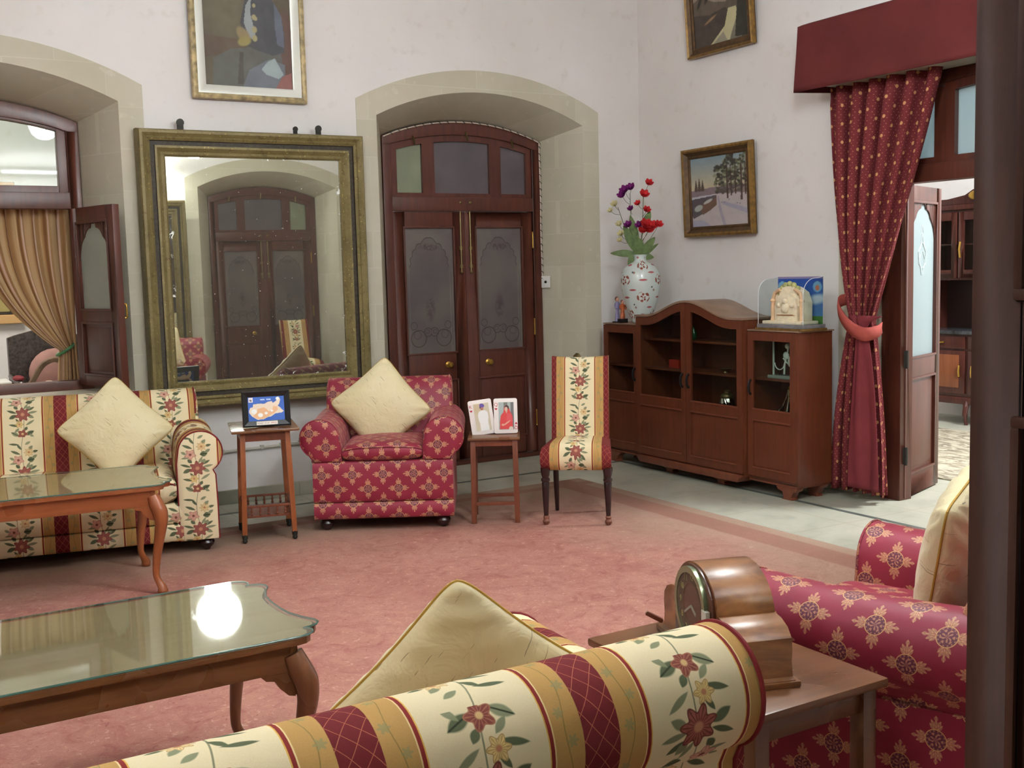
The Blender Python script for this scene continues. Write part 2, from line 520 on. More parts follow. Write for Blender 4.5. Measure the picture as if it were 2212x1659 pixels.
def mk_mirror():
    m = Mat('old_mirror_silvering', 0.02, 0.5, 0.93); u, v = m.uv(); m.obj()
    a = m.noise(m.os, 60, 2); b = m.noise(m.os, 6, 3); c0 = m.noise(m.os, 14, 4, 0.6, 1.0)
    sp = a.step(0.735, 0.02) * b.step(0.42, 0.2)
    ed = ((u.abs().step(0.585, 0.02)).max((v - 0.76).abs().step(0.735, 0.02))) * c0.step(0.66, 0.05)
    s = sp.max(ed)
    m.color(m.mix(s * 0.8, (206, 206, 194), (225, 225, 220)))
    m.t.links.new((s.mad(-0.7, 0.93)).s, m.b.inputs['Metallic'])
    m.rough(s.mad(0.5, 0.012))
    return m.m
M['mirror'] = mk_mirror()
def mk_oldgilt():
    m = Mat('worn_olive_gilt', 0.5, 0.35, 0.15); m.obj()
    st = m.noise(m.scaled(m.os, (30, 30, 30)), 1.0, 5, 0.7)
    a = m.noise(m.os, 5, 4); f = m.noise(m.os, 70, 3)
    c = m.mix(a.step(0.5, 0.4), (104, 92, 56), (128, 114, 74))
    c = m.mix(st.step(0.6, 0.1) * 0.6, c, (78, 62, 34))
    c = m.mix(f.step(0.68, 0.05) * 0.7, c, (196, 172, 104))
    m.color(c); m.bump(st, 0.2, 0.003)
    return m.m
M['oldgilt'] = mk_oldgilt()
M['oldgilt_dark'] = plain('dark_worn_channel', (58, 50, 40), 0.6, 0.3, vary=0.35, scale=50)

def mk_etched():
    """frosted pane with a clear scalloped arch and scrolls, uv in metres from the pane's bottom centre"""
    m = Mat('etched_frosted_glass', 0.28, 0.5); u, v = m.uv(); m.obj()
    a = u.abs()
    # lobed arch edge
    dx = a; r = ((a * a) + (v - 0.70) * (v - 0.70) * 0.62).sqrt()
    th = (v - 0.70).atan2(a)
    edge = (th * 9.0).cos().abs().mad(0.012, 0.165) + (a.below(0.03, 0.05) * 0.02)
    inside = r.below(edge, 0.008) if False else (r - edge).below(0.0, 0.008)
    low = v.below(0.70, 0.01) * a.below(0.18, 0.006)
    panel = inside.max(low)
    ln = (r - edge).abs().below(0.003, 0.003) * v.step(0.70, 0.01)
    side = (a - 0.198).abs().below(0.0015, 0.002) * v.below(0.66, 0.01) * v.step(0.05, 0.005)
    def ring(cx, cy, R, w):
        q = (((a - cx) * (a - cx)) + ((v - cy) * (v - cy))).sqrt()
        return (q - R).abs().below(w, 0.002)
    sc = ring(0.115, 0.12, 0.068, 0.0035).max(ring(0.125, 0.15, 0.032, 0.002)).max(ring(0.03, 0.17, 0.035, 0.003)).max(ring(0.155, 0.225, 0.03, 0.0025)).max(ring(0.035, 0.175, 0.016, 0.002))
    bl = m.noise(m.os, 3.0, 3)
    ur = (m.leaf(u, v, 0.0, 0.36, PI / 2, 0.12, 0.05, 0.9)[0] * m.noise(m.os, 30, 3).step(0.45, 0.2)).max(m.leaf(u, v, 0, 0.86, 0, 0.10, 0.035, 0.6)[0] * m.noise(m.os, 40, 3).step(0.48, 0.15))
    c = m.mix(bl.step(0.5, 0.35), (112, 104, 98), (92, 84, 86))
    c = m.mix(panel * 0.35, c, (70, 62, 64))
    c = m.mix((ln.max(sc).max(side)) * 0.75, c, (38, 30, 34))
    c = m.mix(ur * 0.6, c, (52, 40, 44))
    m.color(c)
    return m.m
M['etched'] = mk_etched()
M['fanpane_dark'] = plain('dark_frosted_pane', (92, 84, 88), 0.3, 0.5, vary=0.12, scale=3)
M['fanpane_green'] = plain('pale_green_frosted_pane', (128, 134, 112), 0.35, 0.5, vary=0.12, scale=3)
M['leafpane'] = plain('grey_frosted_pane', (150, 158, 148), 0.3, 0.4)

def frosted(name, col):
    m = bpy.data.materials.new(name); m.use_nodes = True; t = m.node_tree
    t.nodes.remove(t.nodes['Principled BSDF']); out = t.nodes['Material Output']
    a = t.nodes.new('ShaderNodeBsdfTranslucent'); a.inputs[0].default_value = L4(col)
    b = t.nodes.new('ShaderNodeBsdfDiffuse'); b.inputs[0].default_value = L4(col)
    g = t.nodes.new('ShaderNodeBsdfGlossy'); g.inputs['Roughness'].default_value = 0.2
    m1 = t.nodes.new('ShaderNodeMixShader'); m1.inputs[0].default_value = 0.5
    m2 = t.nodes.new('ShaderNodeMixShader'); m2.inputs[0].default_value = 0.06
    t.links.new(a.outputs[0], m1.inputs[1]); t.links.new(b.outputs[0], m1.inputs[2])
    t.links.new(m1.outputs[0], m2.inputs[1]); t.links.new(g.outputs[0], m2.inputs[2]); t.links.new(m2.outputs[0], out.inputs[0])
    return m
M['frost_white'] = frosted('white_frosted_pane', (176, 190, 192))

# cloth ------------------------------------------------------------------
CREAM, GOLD, MAROON, LINE = (228, 214, 178), (186, 148, 90), (108, 36, 40), (130, 44, 42)
def mk_stripe():
    m = Mat('floral_striped_tapestry', 0.85, 0.15); u, v = m.uv()
    t = (u + 0.215).mod(0.43) - 0.215           # 0 at the centre of a cream stripe
    w = t.abs()
    y = v.mod(0.36)
    wv = m.noise(m.uvs, 320, 2)
    cream = m.mix(wv.step(0.5, 0.7) * 0.4, CREAM, (208, 192, 152))
    c = cream
    GR, GR2 = (90, 98, 72), (132, 136, 106)
    # winding stem
    st = (t - (y * (2 * PI / 0.36)).sin() * 0.010).abs().below(0.0016, 0.0016)
    c = m.mix(st * 0.8, c, GR)
    # curved sprays: (cx, cy, angle, half length, half width)
    LV = [(-.040, .020, 2.6, .026, .0095), (.040, .024, .45, .027, .010), (.052, .004, -.9, .022, .006),
          (-.046, .075, 2.9, .030, .0055), (.044, .088, .55, .030, .0055), (-.024, .100, 2.2, .020, .005),
          (.058, .150, .15, .030, .0055), (-.056, .158, 2.8, .030, .0055), (.022, .188, 1.0, .024, .005), (.050, .172, .5, .024, .006),
          (-.050, .205, 3.3, .030, .0055), (.040, .222, .1, .020, .013), (.060, .238, .6, .018, .007),
          (-.044, .268, 2.7, .030, .0060), (.040, .292, .8, .018, .0075), (-.022, .300, 2.2, .022, .0055), (.026, .322, .5, .018, .006), (-.050, .318, 3.0, .030, .005),
          (.048, .126, -.5, .022, .008), (-.050, .128, 3.6, .024, .009), (.036, .178, .9, .018, .009), (-.034, .184, 2.3, .016, .008), (-.064, .232, 2.6, .016, .006), (.064, .270, .2, .018, .006), (-.030, .044, 3.9, .018, .006), (.020, .052, 1.0, .014, .007)]
    for k, (cx, cy, an, l, wd) in enumerate(LV):
        mk, yy, f = m.leaf(t, y, cx, cy, an, l * 1.08, wd * 1.5, 0.3)
        c = m.mix(mk, c, GR if k % 2 else GR2)
        if k in (0, 1, 11): c = m.mix(yy.abs().below(0.12, 0.15) * mk, c, (44, 52, 34))
    # flowers: (cx, cy, R, petals, phase, body, lines, heart)
    FL = [(0.0, .020, .029, 5, .3, (118, 62, 56), (166, 112, 86), (206, 172, 122)),
          (-.016, .080, .024, 6, .2, (206, 180, 122), (166, 130, 84), (188, 126, 92)),
          (.004, .140, .043, 7, .9, (150, 88, 78), (98, 46, 44), (190, 138, 106)),
          (-.030, .222, .031, 5, 1.4, (200, 156, 136), (156, 104, 92), (124, 70, 60)),
          (.030, .266, .027, 8, .0, (208, 182, 132), (172, 138, 98), (178, 122, 84))]
    pn = m.noise(m.uvs, 75, 3)
    for cx, cy, R, n, ph, body, lc, heart in FL:
        dx = t - cx; dy = y - cy
        r = ((dx * dx) + (dy * dy)).sqrt(); th = dy.atan2(dx)
        cs = th.mad(n, ph).cos()
        q = r / R - cs.mad(0.18, 0.0)
        mk = q.below(0.84, 0.06)
        c = m.mix(mk, c, m.mix(pn.step(0.5, 0.25) * 0.45, body, tuple(min(255, int(q_ * 1.25)) for q_ in body)))
        vein = (th.mad(n * 3, ph * 3).cos()).step(0.55, 0.5) * q.below(0.72, 0.1)
        c = m.mix(vein * 0.75, c, lc)
        c = m.mix((q - 0.80).abs().below(0.05, 0.06) * 0.8, c, lc)
        c = m.mix(r.below(R * 0.24, R * 0.12), c, heart)
    # gold bands with faint sprigs
    gy = (v + 0.05).mod(0.18); gx = w - 0.150
    g = m.mix(wv.step(0.5, 0.7) * 0.5, GOLD, (162, 124, 72))
    g = m.mix((gx - (gy * (2 * PI / 0.18)).sin() * 0.006).abs().below(0.0010, 0.0012) * 0.6, g, (96, 92, 54))
    for cx, cy, R, n in ((.012, .05, .0125, 6), (-.010, .10, .011, 6), (.006, .15, .012, 6)):
        dx = gx - cx; dy = gy - cy; r = ((dx * dx) + (dy * dy)).sqrt(); cs = (dy.atan2(dx) * n).cos()
        g = m.mix((r / R - cs * 0.25).below(0.75, 0.12) * 0.7, g, (138, 136, 96))
    # maroon centre with a wavy gold net
    wx = (v * 52).sin() * 0.0022
    p1 = ((u + wx) / 0.036 + v / 0.046).mod(1.0); p2 = ((u + wx) / 0.036 - v / 0.046).mod(1.0)
    net = (p1 - 0.5).abs().step(0.478, 0.016).max((p2 - 0.5).abs().step(0.478, 0.016))
    r_ = m.mix(wv.step(0.5, 0.7) * 0.4, MAROON, (92, 20, 28))
    r_ = m.mix(net * 0.7, r_, (186, 120, 84))
    c = m.mix(w.step(0.1085, 0.001), c, (214, 170, 84))
    c = m.mix(w.step(0.111, 0.001), c, LINE)
    c = m.mix(w.step(0.1185, 0.001), c, (224, 200, 150))
    c = m.mix(w.step(0.121, 0.001), c, g)
    c = m.mix(w.step(0.178, 0.001), c, r_)
    m.color(c); m.bump(wv, 0.15, 0.002)
    return m.m

def mk_damask():
    m = Mat('red_medallion_satin', 0.5, 0.35); u, v = m.uv()
    A, B = 0.19, 0.178
    x1 = u.mod(A) - A / 2; y1 = v.mod(B) - B / 2
    x2 = (u + A / 2).mod(A) - A / 2; y2 = (v + B / 2).mod(B) - B / 2
    pick = ((x1 * x1) + (y1 * y1))._m('LESS_THAN', (x2 * x2) + (y2 * y2))
    x = pick * (x1 - x2) + x2; y = pick * (y1 - y2) + y2
    r = ((x * x) + (y * y)).sqrt(); th = y.atan2(x)
    wv = m.noise(m.uvs, 300, 2)
    RED, RED2 = (138, 35, 57), (114, 26, 45)
    TAN, PUR, GLD = (176, 118, 96), (98, 44, 62), (206, 160, 104)
    c = m.mix(wv.step(0.5, 0.7) * 0.5, RED, RED2)
    ax = x.abs(); ay = y.abs(); a = ax.max(ay); b = ax.min(ay)
    for cx, cy, an, l, w in ((.0345, .0095, .75, .0120, .0062), (.0445, .0085, .5, .0105, .0052), (.043, .0, 0, .0145, .0050), (.0575, .0, 0, .0085, .0060)):
        mk, yy, f = m.leaf(a, b, cx, cy, an, l, w, 0.3)
        c = m.mix(mk, c, TAN)
        c = m.mix(f.below(0.30, 0.2), c, PUR)
        c = m.mix((yy.abs().below(0.14, 0.12)) * mk, c, GLD)
    c = m.mix(r.below(0.0285, 0.001), c, PUR)
    dots = (th * 14).cos().step(0.35, 0.3) * (r - 0.0240).abs().below(0.0018, 0.0015)
    c = m.mix(dots * 0.8, c, TAN)
    q = (r * 330).cos() * (th * 6).cos() + (th * 9 + r * 160).sin() * 0.5
    c = m.mix(r.below(0.0200, 0.001) * q.step(0.12, 0.25) * 0.95, c, TAN)
    c = m.mix((r - 0.0280).abs().below(0.0012, 0.001), c, GLD)
    m.color(c); m.bump(wv, 0.08, 0.001)
    m.b.inputs['Sheen Weight'].default_value = 0.25
    m.b.inputs['Sheen Roughness'].default_value = 0.4
    m.b.inputs['Sheen Tint'].default_value = L4((255, 170, 180))
    return m.m

def mk_silk(name, a, b):
    m = Mat(name, 0.45, 0.4); u, v = m.uv(); m.obj()
    n = m.noise(m.scaled(m.os, (1, 1, 1)), 2.5, 3)
    sl = m.noise(m.scaled(m.uvs, (11, 150, 1)), 1.0, 2)
    c = m.mix(n.step(0.5, 0.5), a, b)
    c = m.mix(sl.step(0.695, 0.02) * 0.7, c, (92, 78, 48))
    m.color(c)
    m.bump(m.noise(m.os, 9, 4, 0.6, 1.0) * 1.0, 0.42, 0.02)
    m.b.inputs['Sheen Weight'].default_value = 0.2
    return m.m

def mk_curtain():
    m = Mat('maroon_spotted_curtain', 0.85, 0.15); u, v = m.uv()
    c = m.mix(m.noise(m.uvs, 250, 2).step(0.5, 0.7) * 0.4, (108, 42, 46), (88, 32, 38))
    A, B = 0.085, 0.12
    for ox, oy in ((0, 0), (A / 2, B / 2)):
        x = (u + ox).mod(A) - A / 2; y = (v + oy).mod(B) - B / 2
        mk, yy, f = m.leaf(x, y, 0, 0, 0, .0085, .0125, 0.5)
        c = m.mix(mk * 0.9, c, (196, 150, 98))
    for ox, oy in ((0.0, 0.012), (0.018, 0.03)):
        x = (u + ox).mod(.028) - .014; y = (v + oy).mod(.036) - .018
        c = m.mix(m.leaf(x, y, 0, 0, 0, .0028, .0028, 0.6)[0] * 0.7, c, (188, 128, 96))
    m.color(c); return m.m
M['stripe'] = mk_stripe(); M['damask'] = mk_damask()
M['silk'] = mk_silk('cream_silk', (226, 214, 174), (212, 196, 152))
M['curtain'] = mk_curtain()
M['gold_piping'] = plain('gold_cord', (176, 138, 56), 0.6, 0.3)
M['red_piping'] = plain('dark_red_cord', (116, 30, 34), 0.7, 0.2)
M['lining'] = plain('plain_maroon_lining', (116, 46, 52), 0.8, 0.2, vary=0.08, scale=3)
M['pelmet'] = plain('plain_maroon_pelmet_cloth', (90, 40, 40), 0.9, 0.1, vary=0.12, scale=2.5)
M['tieband'] = plain('salmon_red_tieback_cloth', (154, 72, 64), 0.8, 0.2)
M['tancloth'] = plain('tan_striped_curtain_cloth', (176, 134, 84), 0.6, 0.35, vary=0.2, scale=4)

# ------------------------------------------------------------------ the room
YB, YF = 7.77, 0.70          # back wall face, face of the wall the camera looks through
XR, XL = 5.925, -3.4
ZC = 4.7
AC1, AC2 = 0.69, 4.405       # centres of the two arches in each long wall
DR = 4.42                    # centre of the doorway in the right wall

def arch_pts(c, a, zs, zt, n=20):
    h = zt - zs; R = (a * a + h * h) / (2 * h); cz = zt - R; t0 = math.asin(a / R)
    return [(c + R * math.sin(-t0 + 2 * t0 * i / n), cz + R * math.cos(-t0 + 2 * t0 * i / n)) for i in range(n + 1)]

def wall(name, axis, pos, back, x0, x1, openings, bk=(0.90, 2.70, 2.87)):
    """plaster wall in the plane axis=pos between x0..x1; openings: (centre, sill)"""
    b = MB()
    def P(h, z, d=pos): return (h, d, z) if axis == 'y' else (d, h, z)
    for d, (a, zs, zt) in ((pos, (0.93, 2.785, 3.0)), (back, bk)):
        x = x0
        for c, sill in openings:
            pts = arch_pts(c, a, zs, zt)
            b.poly([P(x, 0, d), P(pts[0][0], 0, d), P(pts[0][0], ZC, d), P(x, ZC, d)])
            for (ha, za), (hb, zb) in zip(pts[:-1], pts[1:]):
                b.poly([P(ha, za, d), P(hb, zb, d), P(hb, ZC, d), P(ha, ZC, d)])
            if sill: b.poly([P(pts[0][0], 0, d), P(pts[-1][0], 0, d), P(pts[-1][0], sill, d), P(pts[0][0], sill, d)])
            x = pts[-1][0]
        b.poly([P(x, 0, d), P(x1, 0, d), P(x1, ZC, d), P(x, ZC, d)])
    # close the outer rim so that the wall has body
    for za, zb in ((ZC, ZC),):
        b.poly([P(x0, ZC, pos), P(x1, ZC, pos), P(x1, ZC, back), P(x0, ZC, back)])
    for h in (x0, x1): b.poly([P(h, 0, pos), P(h, ZC, pos), P(h, ZC, back), P(h, 0, back)])
    return tag(b.build(name, M['plaster'], merge=0, flat=True), kind='structure')

def stone_arch(name, axis, pos, back, c, sill=0.0, thick=0.006, midf=0.76, bk=None):
    """bare stone round an arch: flush face band, splayed reveal and soffit"""
    b = MB(); s = -1 if back > pos else 1
    def P(h, z, d): return (h, d, z) if axis == 'y' else (d, h, z)
    inn = arch_pts(c, 0.93, 2.785, 3.0); out = arch_pts(c, 1.09, 2.90, 3.168); rear = arch_pts(c, 0.728, 2.684, 2.825)
    inn = [(inn[0][0], 0)] + inn + [(inn[-1][0], 0)]; out = [(out[0][0], 0)] + out + [(out[-1][0], 0)]
    rear = [(rear[0][0], 0)] + rear + [(rear[-1][0], 0)]
    f = pos + s * thick
    mid = pos + (back - pos) * midf
    last = arch_pts(c, *bk) if bk else None
    # split jambs so that the block courses read
    b.grid([[P(*p, f) for p in out], [P(*p, f) for p in inn]], [[(p[0], p[1]) for p in out], [(p[0], p[1]) for p in inn]])
    b.grid([[P(*p, pos) for p in out], [P(*p, f) for p in out]], [[(p[0], p[1]) for p in out]] * 2)
    b.grid([[P(*p, f) for p in inn], [P(*p, mid) for p in rear]],
           [[(p[0] + (0.1 if i < 11 else 0.2), p[1] + 0.02) for i, p in enumerate(inn)], [(p[0] + 0.1 + (0.38 if i > 10 else -0.38), p[1] + 0.02) for i, p in enumerate(rear)]])
    last = ([(last[0][0], 0)] + last + [(last[-1][0], 0)]) if last else rear
    b.grid([[P(*p, mid) for p in rear], [P(*p, back) for p in last]], [[(p[0], p[1]) for p in rear], [(p[0] + .1, p[1]) for p in rear]])
    if sill:
        b.poly([P(c - .93, sill, f), P(c + .93, sill, f), P(c + .72, sill, mid), P(c - .72, sill, mid)], [(c - .93, 0), (c + .93, 0), (c + .72, .3), (c - .72, .3)])
    return tag(b.build(name, M['stone'], angle=30), kind='structure')

wall('wall_back', 'y', YB, YB + 0.5, XL, XR + 0.5, [(AC1, 0.86), (AC2, 0)])
wall('wall_front', 'y', YF, YF - 0.5, XL, XR + 0.5, [(AC1, 0), (AC2, 0)])
wall('wall_right', 'x', XR, XR + 0.5, YF - 0.5, YB + 0.5, [(DR, 0)], bk=(1.20, 2.80, 3.05))
b = MB().box(XL - 0.3, XL, 0.2, YB + 0.5, 0, ZC); tag(b.build('wall_left', M['plaster']), kind='structure')
stone_arch('trim_1', 'y', YB, YB + 0.5, AC1, 0.86)
stone_arch('trim_2', 'y', YB, YB + 0.5, AC2)
stone_arch('trim_3', 'y', YF, YF - 0.5, AC1)
stone_arch('trim_4', 'y', YF, YF - 0.5, AC2)
stone_arch('trim_5', 'x', XR, XR + 0.5, DR, midf=0.08, bk=(1.20, 2.80, 3.05))
b = MB().box(XL - 0.3, XR + 5.5, -3.5, 13.0, ZC, ZC + 0.15); tag(b.build('ceiling', M['ceiling']), kind='structure')
b = MB().box(XL - 0.3, XR + 5.5, -3.5, 13.0, -0.12, 0.0); tag(b.build('floor', M['marble']), kind='structure')
# dark inlay lines in the marble
b = MB().box(XL, 5.445, 7.405, 7.445, 0.0, 0.0015).box(5.405, 5.445, 0.9, 7.405, 0.0, 0.0015)
tag(b.build('trim_6', M['inlay']), kind='structure')
# low marble skirting along the back wall and right wall
b = MB()
for x0, x1 in ((XL, AC1 - 1.10), (AC1 - 1.10, AC1 + 1.10), (AC1 + 1.10, AC2 - 1.10), (AC2 + 1.10, XR)):
    b.box(x0, x1, YB - 0.03, YB, 0, 0.10)
tag(b.build('baseboard_back', M['marble'], bevel=0.006), kind='structure')
b = MB()
for y0, y1 in ((0.75, DR - 1.10), (DR + 1.10, YB - 0.035)): b.box(XR - 0.03, XR, y0, y1, 0, 0.10)
tag(b.build('baseboard_right', M['marble'], bevel=0.006), kind='structure')
# rooms beyond
b = MB().box(XL, XR + 0.5, 11.6, 11.9, 0, ZC); tag(b.build('wall_north', M['plaster']), kind='structure')
b = MB().box(9.75, 10.0, -3.5, 13, 0, ZC); tag(b.build('wall_east', M['plaster']), kind='structure')
b = MB().box(XR + 0.52, 9.75, 10.2, 10.4, 0, ZC); tag(b.build('wall_east_back', M['plaster']), kind='structure')
b = MB().box(XR + 0.52, 9.75, -2.0, -1.8, 0, ZC); tag(b.build('wall_east_front', M['plaster']), kind='structure')
b = MB().box(XL, XR + 0.52, -3.4, -3.2, 0, ZC); tag(b.build('wall_hall', M['plaster']), kind='structure')
# carpet
b = MB().box(XL + 0.15, 4.70, 1.0, 6.98, 0.0005, 0.009)
tag(b.build('carpet', M['carpet'], bevel=0.003), 'worn terracotta red carpet covering most of the sitting room floor', 'carpet')

# ---------------------------------------------------------------- door woodwork
def leaf_mb(w, z0, z1, glass_z, panel_z, t=0.045, stile=0.11, arched=False):
    """door leaf with hinge edge at x=0, spanning +x, thickness about y=0; returns (wood, pane, panels)"""
    b = MB(); g = MB(); p = MB()
    gx0, gx1 = stile, w - stile
    for x0, x1 in ((0, gx0), (gx1, w)): b.box(x0, x1, -t / 2, t / 2, z0, z1)
    b.box(gx0, gx1, -t / 2, t / 2, glass_z[1], z1)
    b.box(gx0, gx1, -t / 2, t / 2, panel_z[1], glass_z[0])
    b.box(gx0, gx1, -t / 2, t / 2, z0, panel_z[0])
    # mouldings
    for (a0, a1) in (glass_z, panel_z):
        for yy in (-1, 1):
            y0, y1 = (yy * t / 2 - 0.006, yy * t / 2 + 0.006)
            m = 0.014
            for (q0, q1, r0, r1) in ((gx0 - m, gx1 + m, a1 - 0.002, a1 + m), (gx0 - m, gx1 + m, a0 - m, a0 + 0.002), (gx0 - m, gx0, a0, a1), (gx1, gx1 + m, a0, a1)):
                b.box(q0, q1, y0, y1, r0, r1)
    if arched:
        # scalloped arch fret in the top of the glass
        cx = (gx0 + gx1) / 2; hw = (gx1 - gx0) / 2; zt = glass_z[1]; hh = hw * 1.55
        lobes = []
        base = [(hw, -hh * 0.95), (hw * 0.98, -hh * 0.62), (hw * 0.62, -hh * 0.28), (hw * 0.2, -hh * 0.10), (0, 0.0 - hh * 0.02)]
        pts = []
        for (a, c), (d, e) in zip(base[:-1], base[1:]):
            for k in range(5):
                s_ = k / 5; bul = math.sin(PI * s_) * 0.016
                nx, nz = (e - c), -(d - a); ln = math.hypot(nx, nz) or 1
                pts.append((a + (d - a) * s_ + abs(nx / ln) * bul, c + (e - c) * s_ + abs(nz / ln) * bul))
        pts.append(base[-1])
        for sgn in (-1, 1):
            for (a, c), (d, e) in zip(pts[:-1], pts[1:]):
                xa, xb = cx + sgn * min(a, hw), cx + sgn * min(d, hw)
                edge = cx + sgn * hw
                q = [(xa, zt + c), (xb, zt + e), (xb, zt), (xa, zt)]
                if abs(xa - xb) < 1e-4: continue
                b.prism(q, -t * 0.3, t * 0.3)
    g.add([(gx0, 0, glass_z[0]), (gx1, 0, glass_z[0]), (gx1, 0, glass_z[1]), (gx0, 0, glass_z[1])], [[0, 1, 2, 3]],
          [(-(gx1 - gx0) / 2, 0), ((gx1 - gx0) / 2, 0), ((gx1 - gx0) / 2, glass_z[1] - glass_z[0]), (-(gx1 - gx0) / 2, glass_z[1] - glass_z[0])])
    g2 = MB().box(gx0, gx1, -0.004, 0.004, glass_z[0], glass_z[1])
    g2.uv = [[(q[0] - (gx0 + gx1) / 2, q[1] - glass_z[0]) if k in (2, 3) else q for q in u] for k, u in enumerate(g2.uv)]
    pz0, pz1 = panel_z
    p.box(gx0, gx1, -0.008, 0.008, pz0, pz1)
    for yy in (-1, 1):
        m = 0.05
        o = [(gx0 + 0.02, pz0 + 0.02), (gx1 - 0.02, pz0 + 0.02), (gx1 - 0.02, pz1 - 0.02), (gx0 + 0.02, pz1 - 0.02)]
        i_ = [(gx0 + m, pz0 + m), (gx1 - m, pz0 + m), (gx1 - m, pz1 - m), (gx0 + m, pz1 - m)]
        b_ = [[(q[0], yy * 0.008, q[1]) for q in o], [(q[0], yy * 0.017, q[1]) for q in i_]]
        p.grid(b_, cv=True); p.poly(b_[1])
    return b, g2, p

def frame_mb(c, zs, zt, depth, w_out=0.728, w_in=0.655, rail=2.10, rail_h=0.11, muntins=(-0.30, 0.30), sillz=0.0):
    """arched door frame with fanlight openings in plane xz, y from 0 to depth"""
    b = MB()
    for s in (-1, 1):
        b.box(c + s * w_in, c + s * w_out, 0, depth, sillz, zs - 0.06)
    b.box(c - w_in, c + w_in, 0.0, depth, rail, rail + rail_h)
    out = arch_pts(c, w_out, zs, zt, 24); inn = arch_pts(c, w_in, zs - 0.06, zt - 0.105, 24)
    band = [(c + w_in, zs - 0.06)] if False else []
    O = [(c - w_out, zs - 0.07)] + out + [(c + w_out, zs - 0.07)]
    I = [(c - w_in, zs - 0.07)] + inn + [(c + w_in, zs - 0.07)]
    F0 = [[(p[0], y, p[1]) for p in O] for y in (0, depth)]; F1 = [[(p[0], y, p[1]) for p in I] for y in (0, depth)]
    b.grid([F0[0], F1[0], F1[1], F0[1]], cu=True)
    for e in (0, -1): b.poly([F0[0][e], F1[0][e], F1[1][e], F0[1][e]])
    return b

def arch_z(x, c, a, zs, zt):
    h = zt - zs; R = (a * a + h * h) / (2 * h); cz = zt - R
    return cz + math.sqrt(max(0, R * R - (x - c) ** 2))

def fanlight(c, parent, depth, rail_top, mats, matwood, xs, pads=0.055):
    """separate sashes in the fanlight: list of (x0, x1) with a pane each"""
    ia = (c, 0.655, 2.624, 2.72)
    for (x0, x1), pm in zip(xs, mats):
        b = MB(); n = 8
        top = [(x0 + (x1 - x0) * k / n, arch_z(x0 + (x1 - x0) * k / n, *ia)) for k in range(n + 1)]
        p0, p1 = x0 + pads, x1 - pads
        ti = [(p0 + (p1 - p0) * k / n, arch_z(p0 + (p1 - p0) * k / n, *ia) - pads) for k in range(n + 1)]
        b.box(x0, p0, 0.02, depth - 0.02, rail_top, top[0][1] - 0.0); b.box(p1, x1, 0.02, depth - 0.02, rail_top, top[-1][1])
        b.box(p0, p1, 0.02, depth - 0.02, rail_top, rail_top + 0.035)
        b.prism([(x0, top[0][1] - pads - 0.02)] + [(p0, top[0][1] - pads - 0.02)] + ti + [(p1, top[-1][1] - pads - 0.02), (x1, top[-1][1] - pads - 0.02)] + [(x, z + 0.004) for x, z in top[::-1]], 0.021, depth - 0.021)
        s = b.build('fanlight_sash', matwood, parent)
        g = MB(); g.prism([(p0, rail_top + 0.035), (p1, rail_top + 0.035)] + ti[::-1], depth / 2 - 0.004, depth / 2 + 0.004)
        g.build('pane', pm, s)

def tower_bolt(z0, z1, zr, x, y, parent):
    b = MB(); b.tube([(x, y - 0.012, z0), (x, y - 0.012, z1)], 0.006, 8)
    for z in (z0 + 0.03, zr, z1 - 0.05, z1 - 0.01): b.box(x - 0.016, x + 0.016, y - 0.014, y, z - 0.014, z + 0.014)
    b.lathe([(0.0, 0), (0.012, 0.004), (0.014, 0.014), (0.007, 0.026), (0.006, 0.04)], (x, y - 0.012, z0 - 0.03), 10)
    b.sphere((x, y - 0.018, z1), 0.017, 6)
    return b.build('tower_bolt', M['old_brass'], parent)

def hinges(x, y, zs, parent):
    for z in zs:
        b = MB(); b.tube([(x, y, z - 0.06), (x, y, z + 0.06)], 0.007, 8)
        b.sphere((x, y, z - 0.064), 0.009, 5); b.sphere((x, y, z + 0.064), 0.009, 5)
        b.build('hinge', M['brass'], parent)

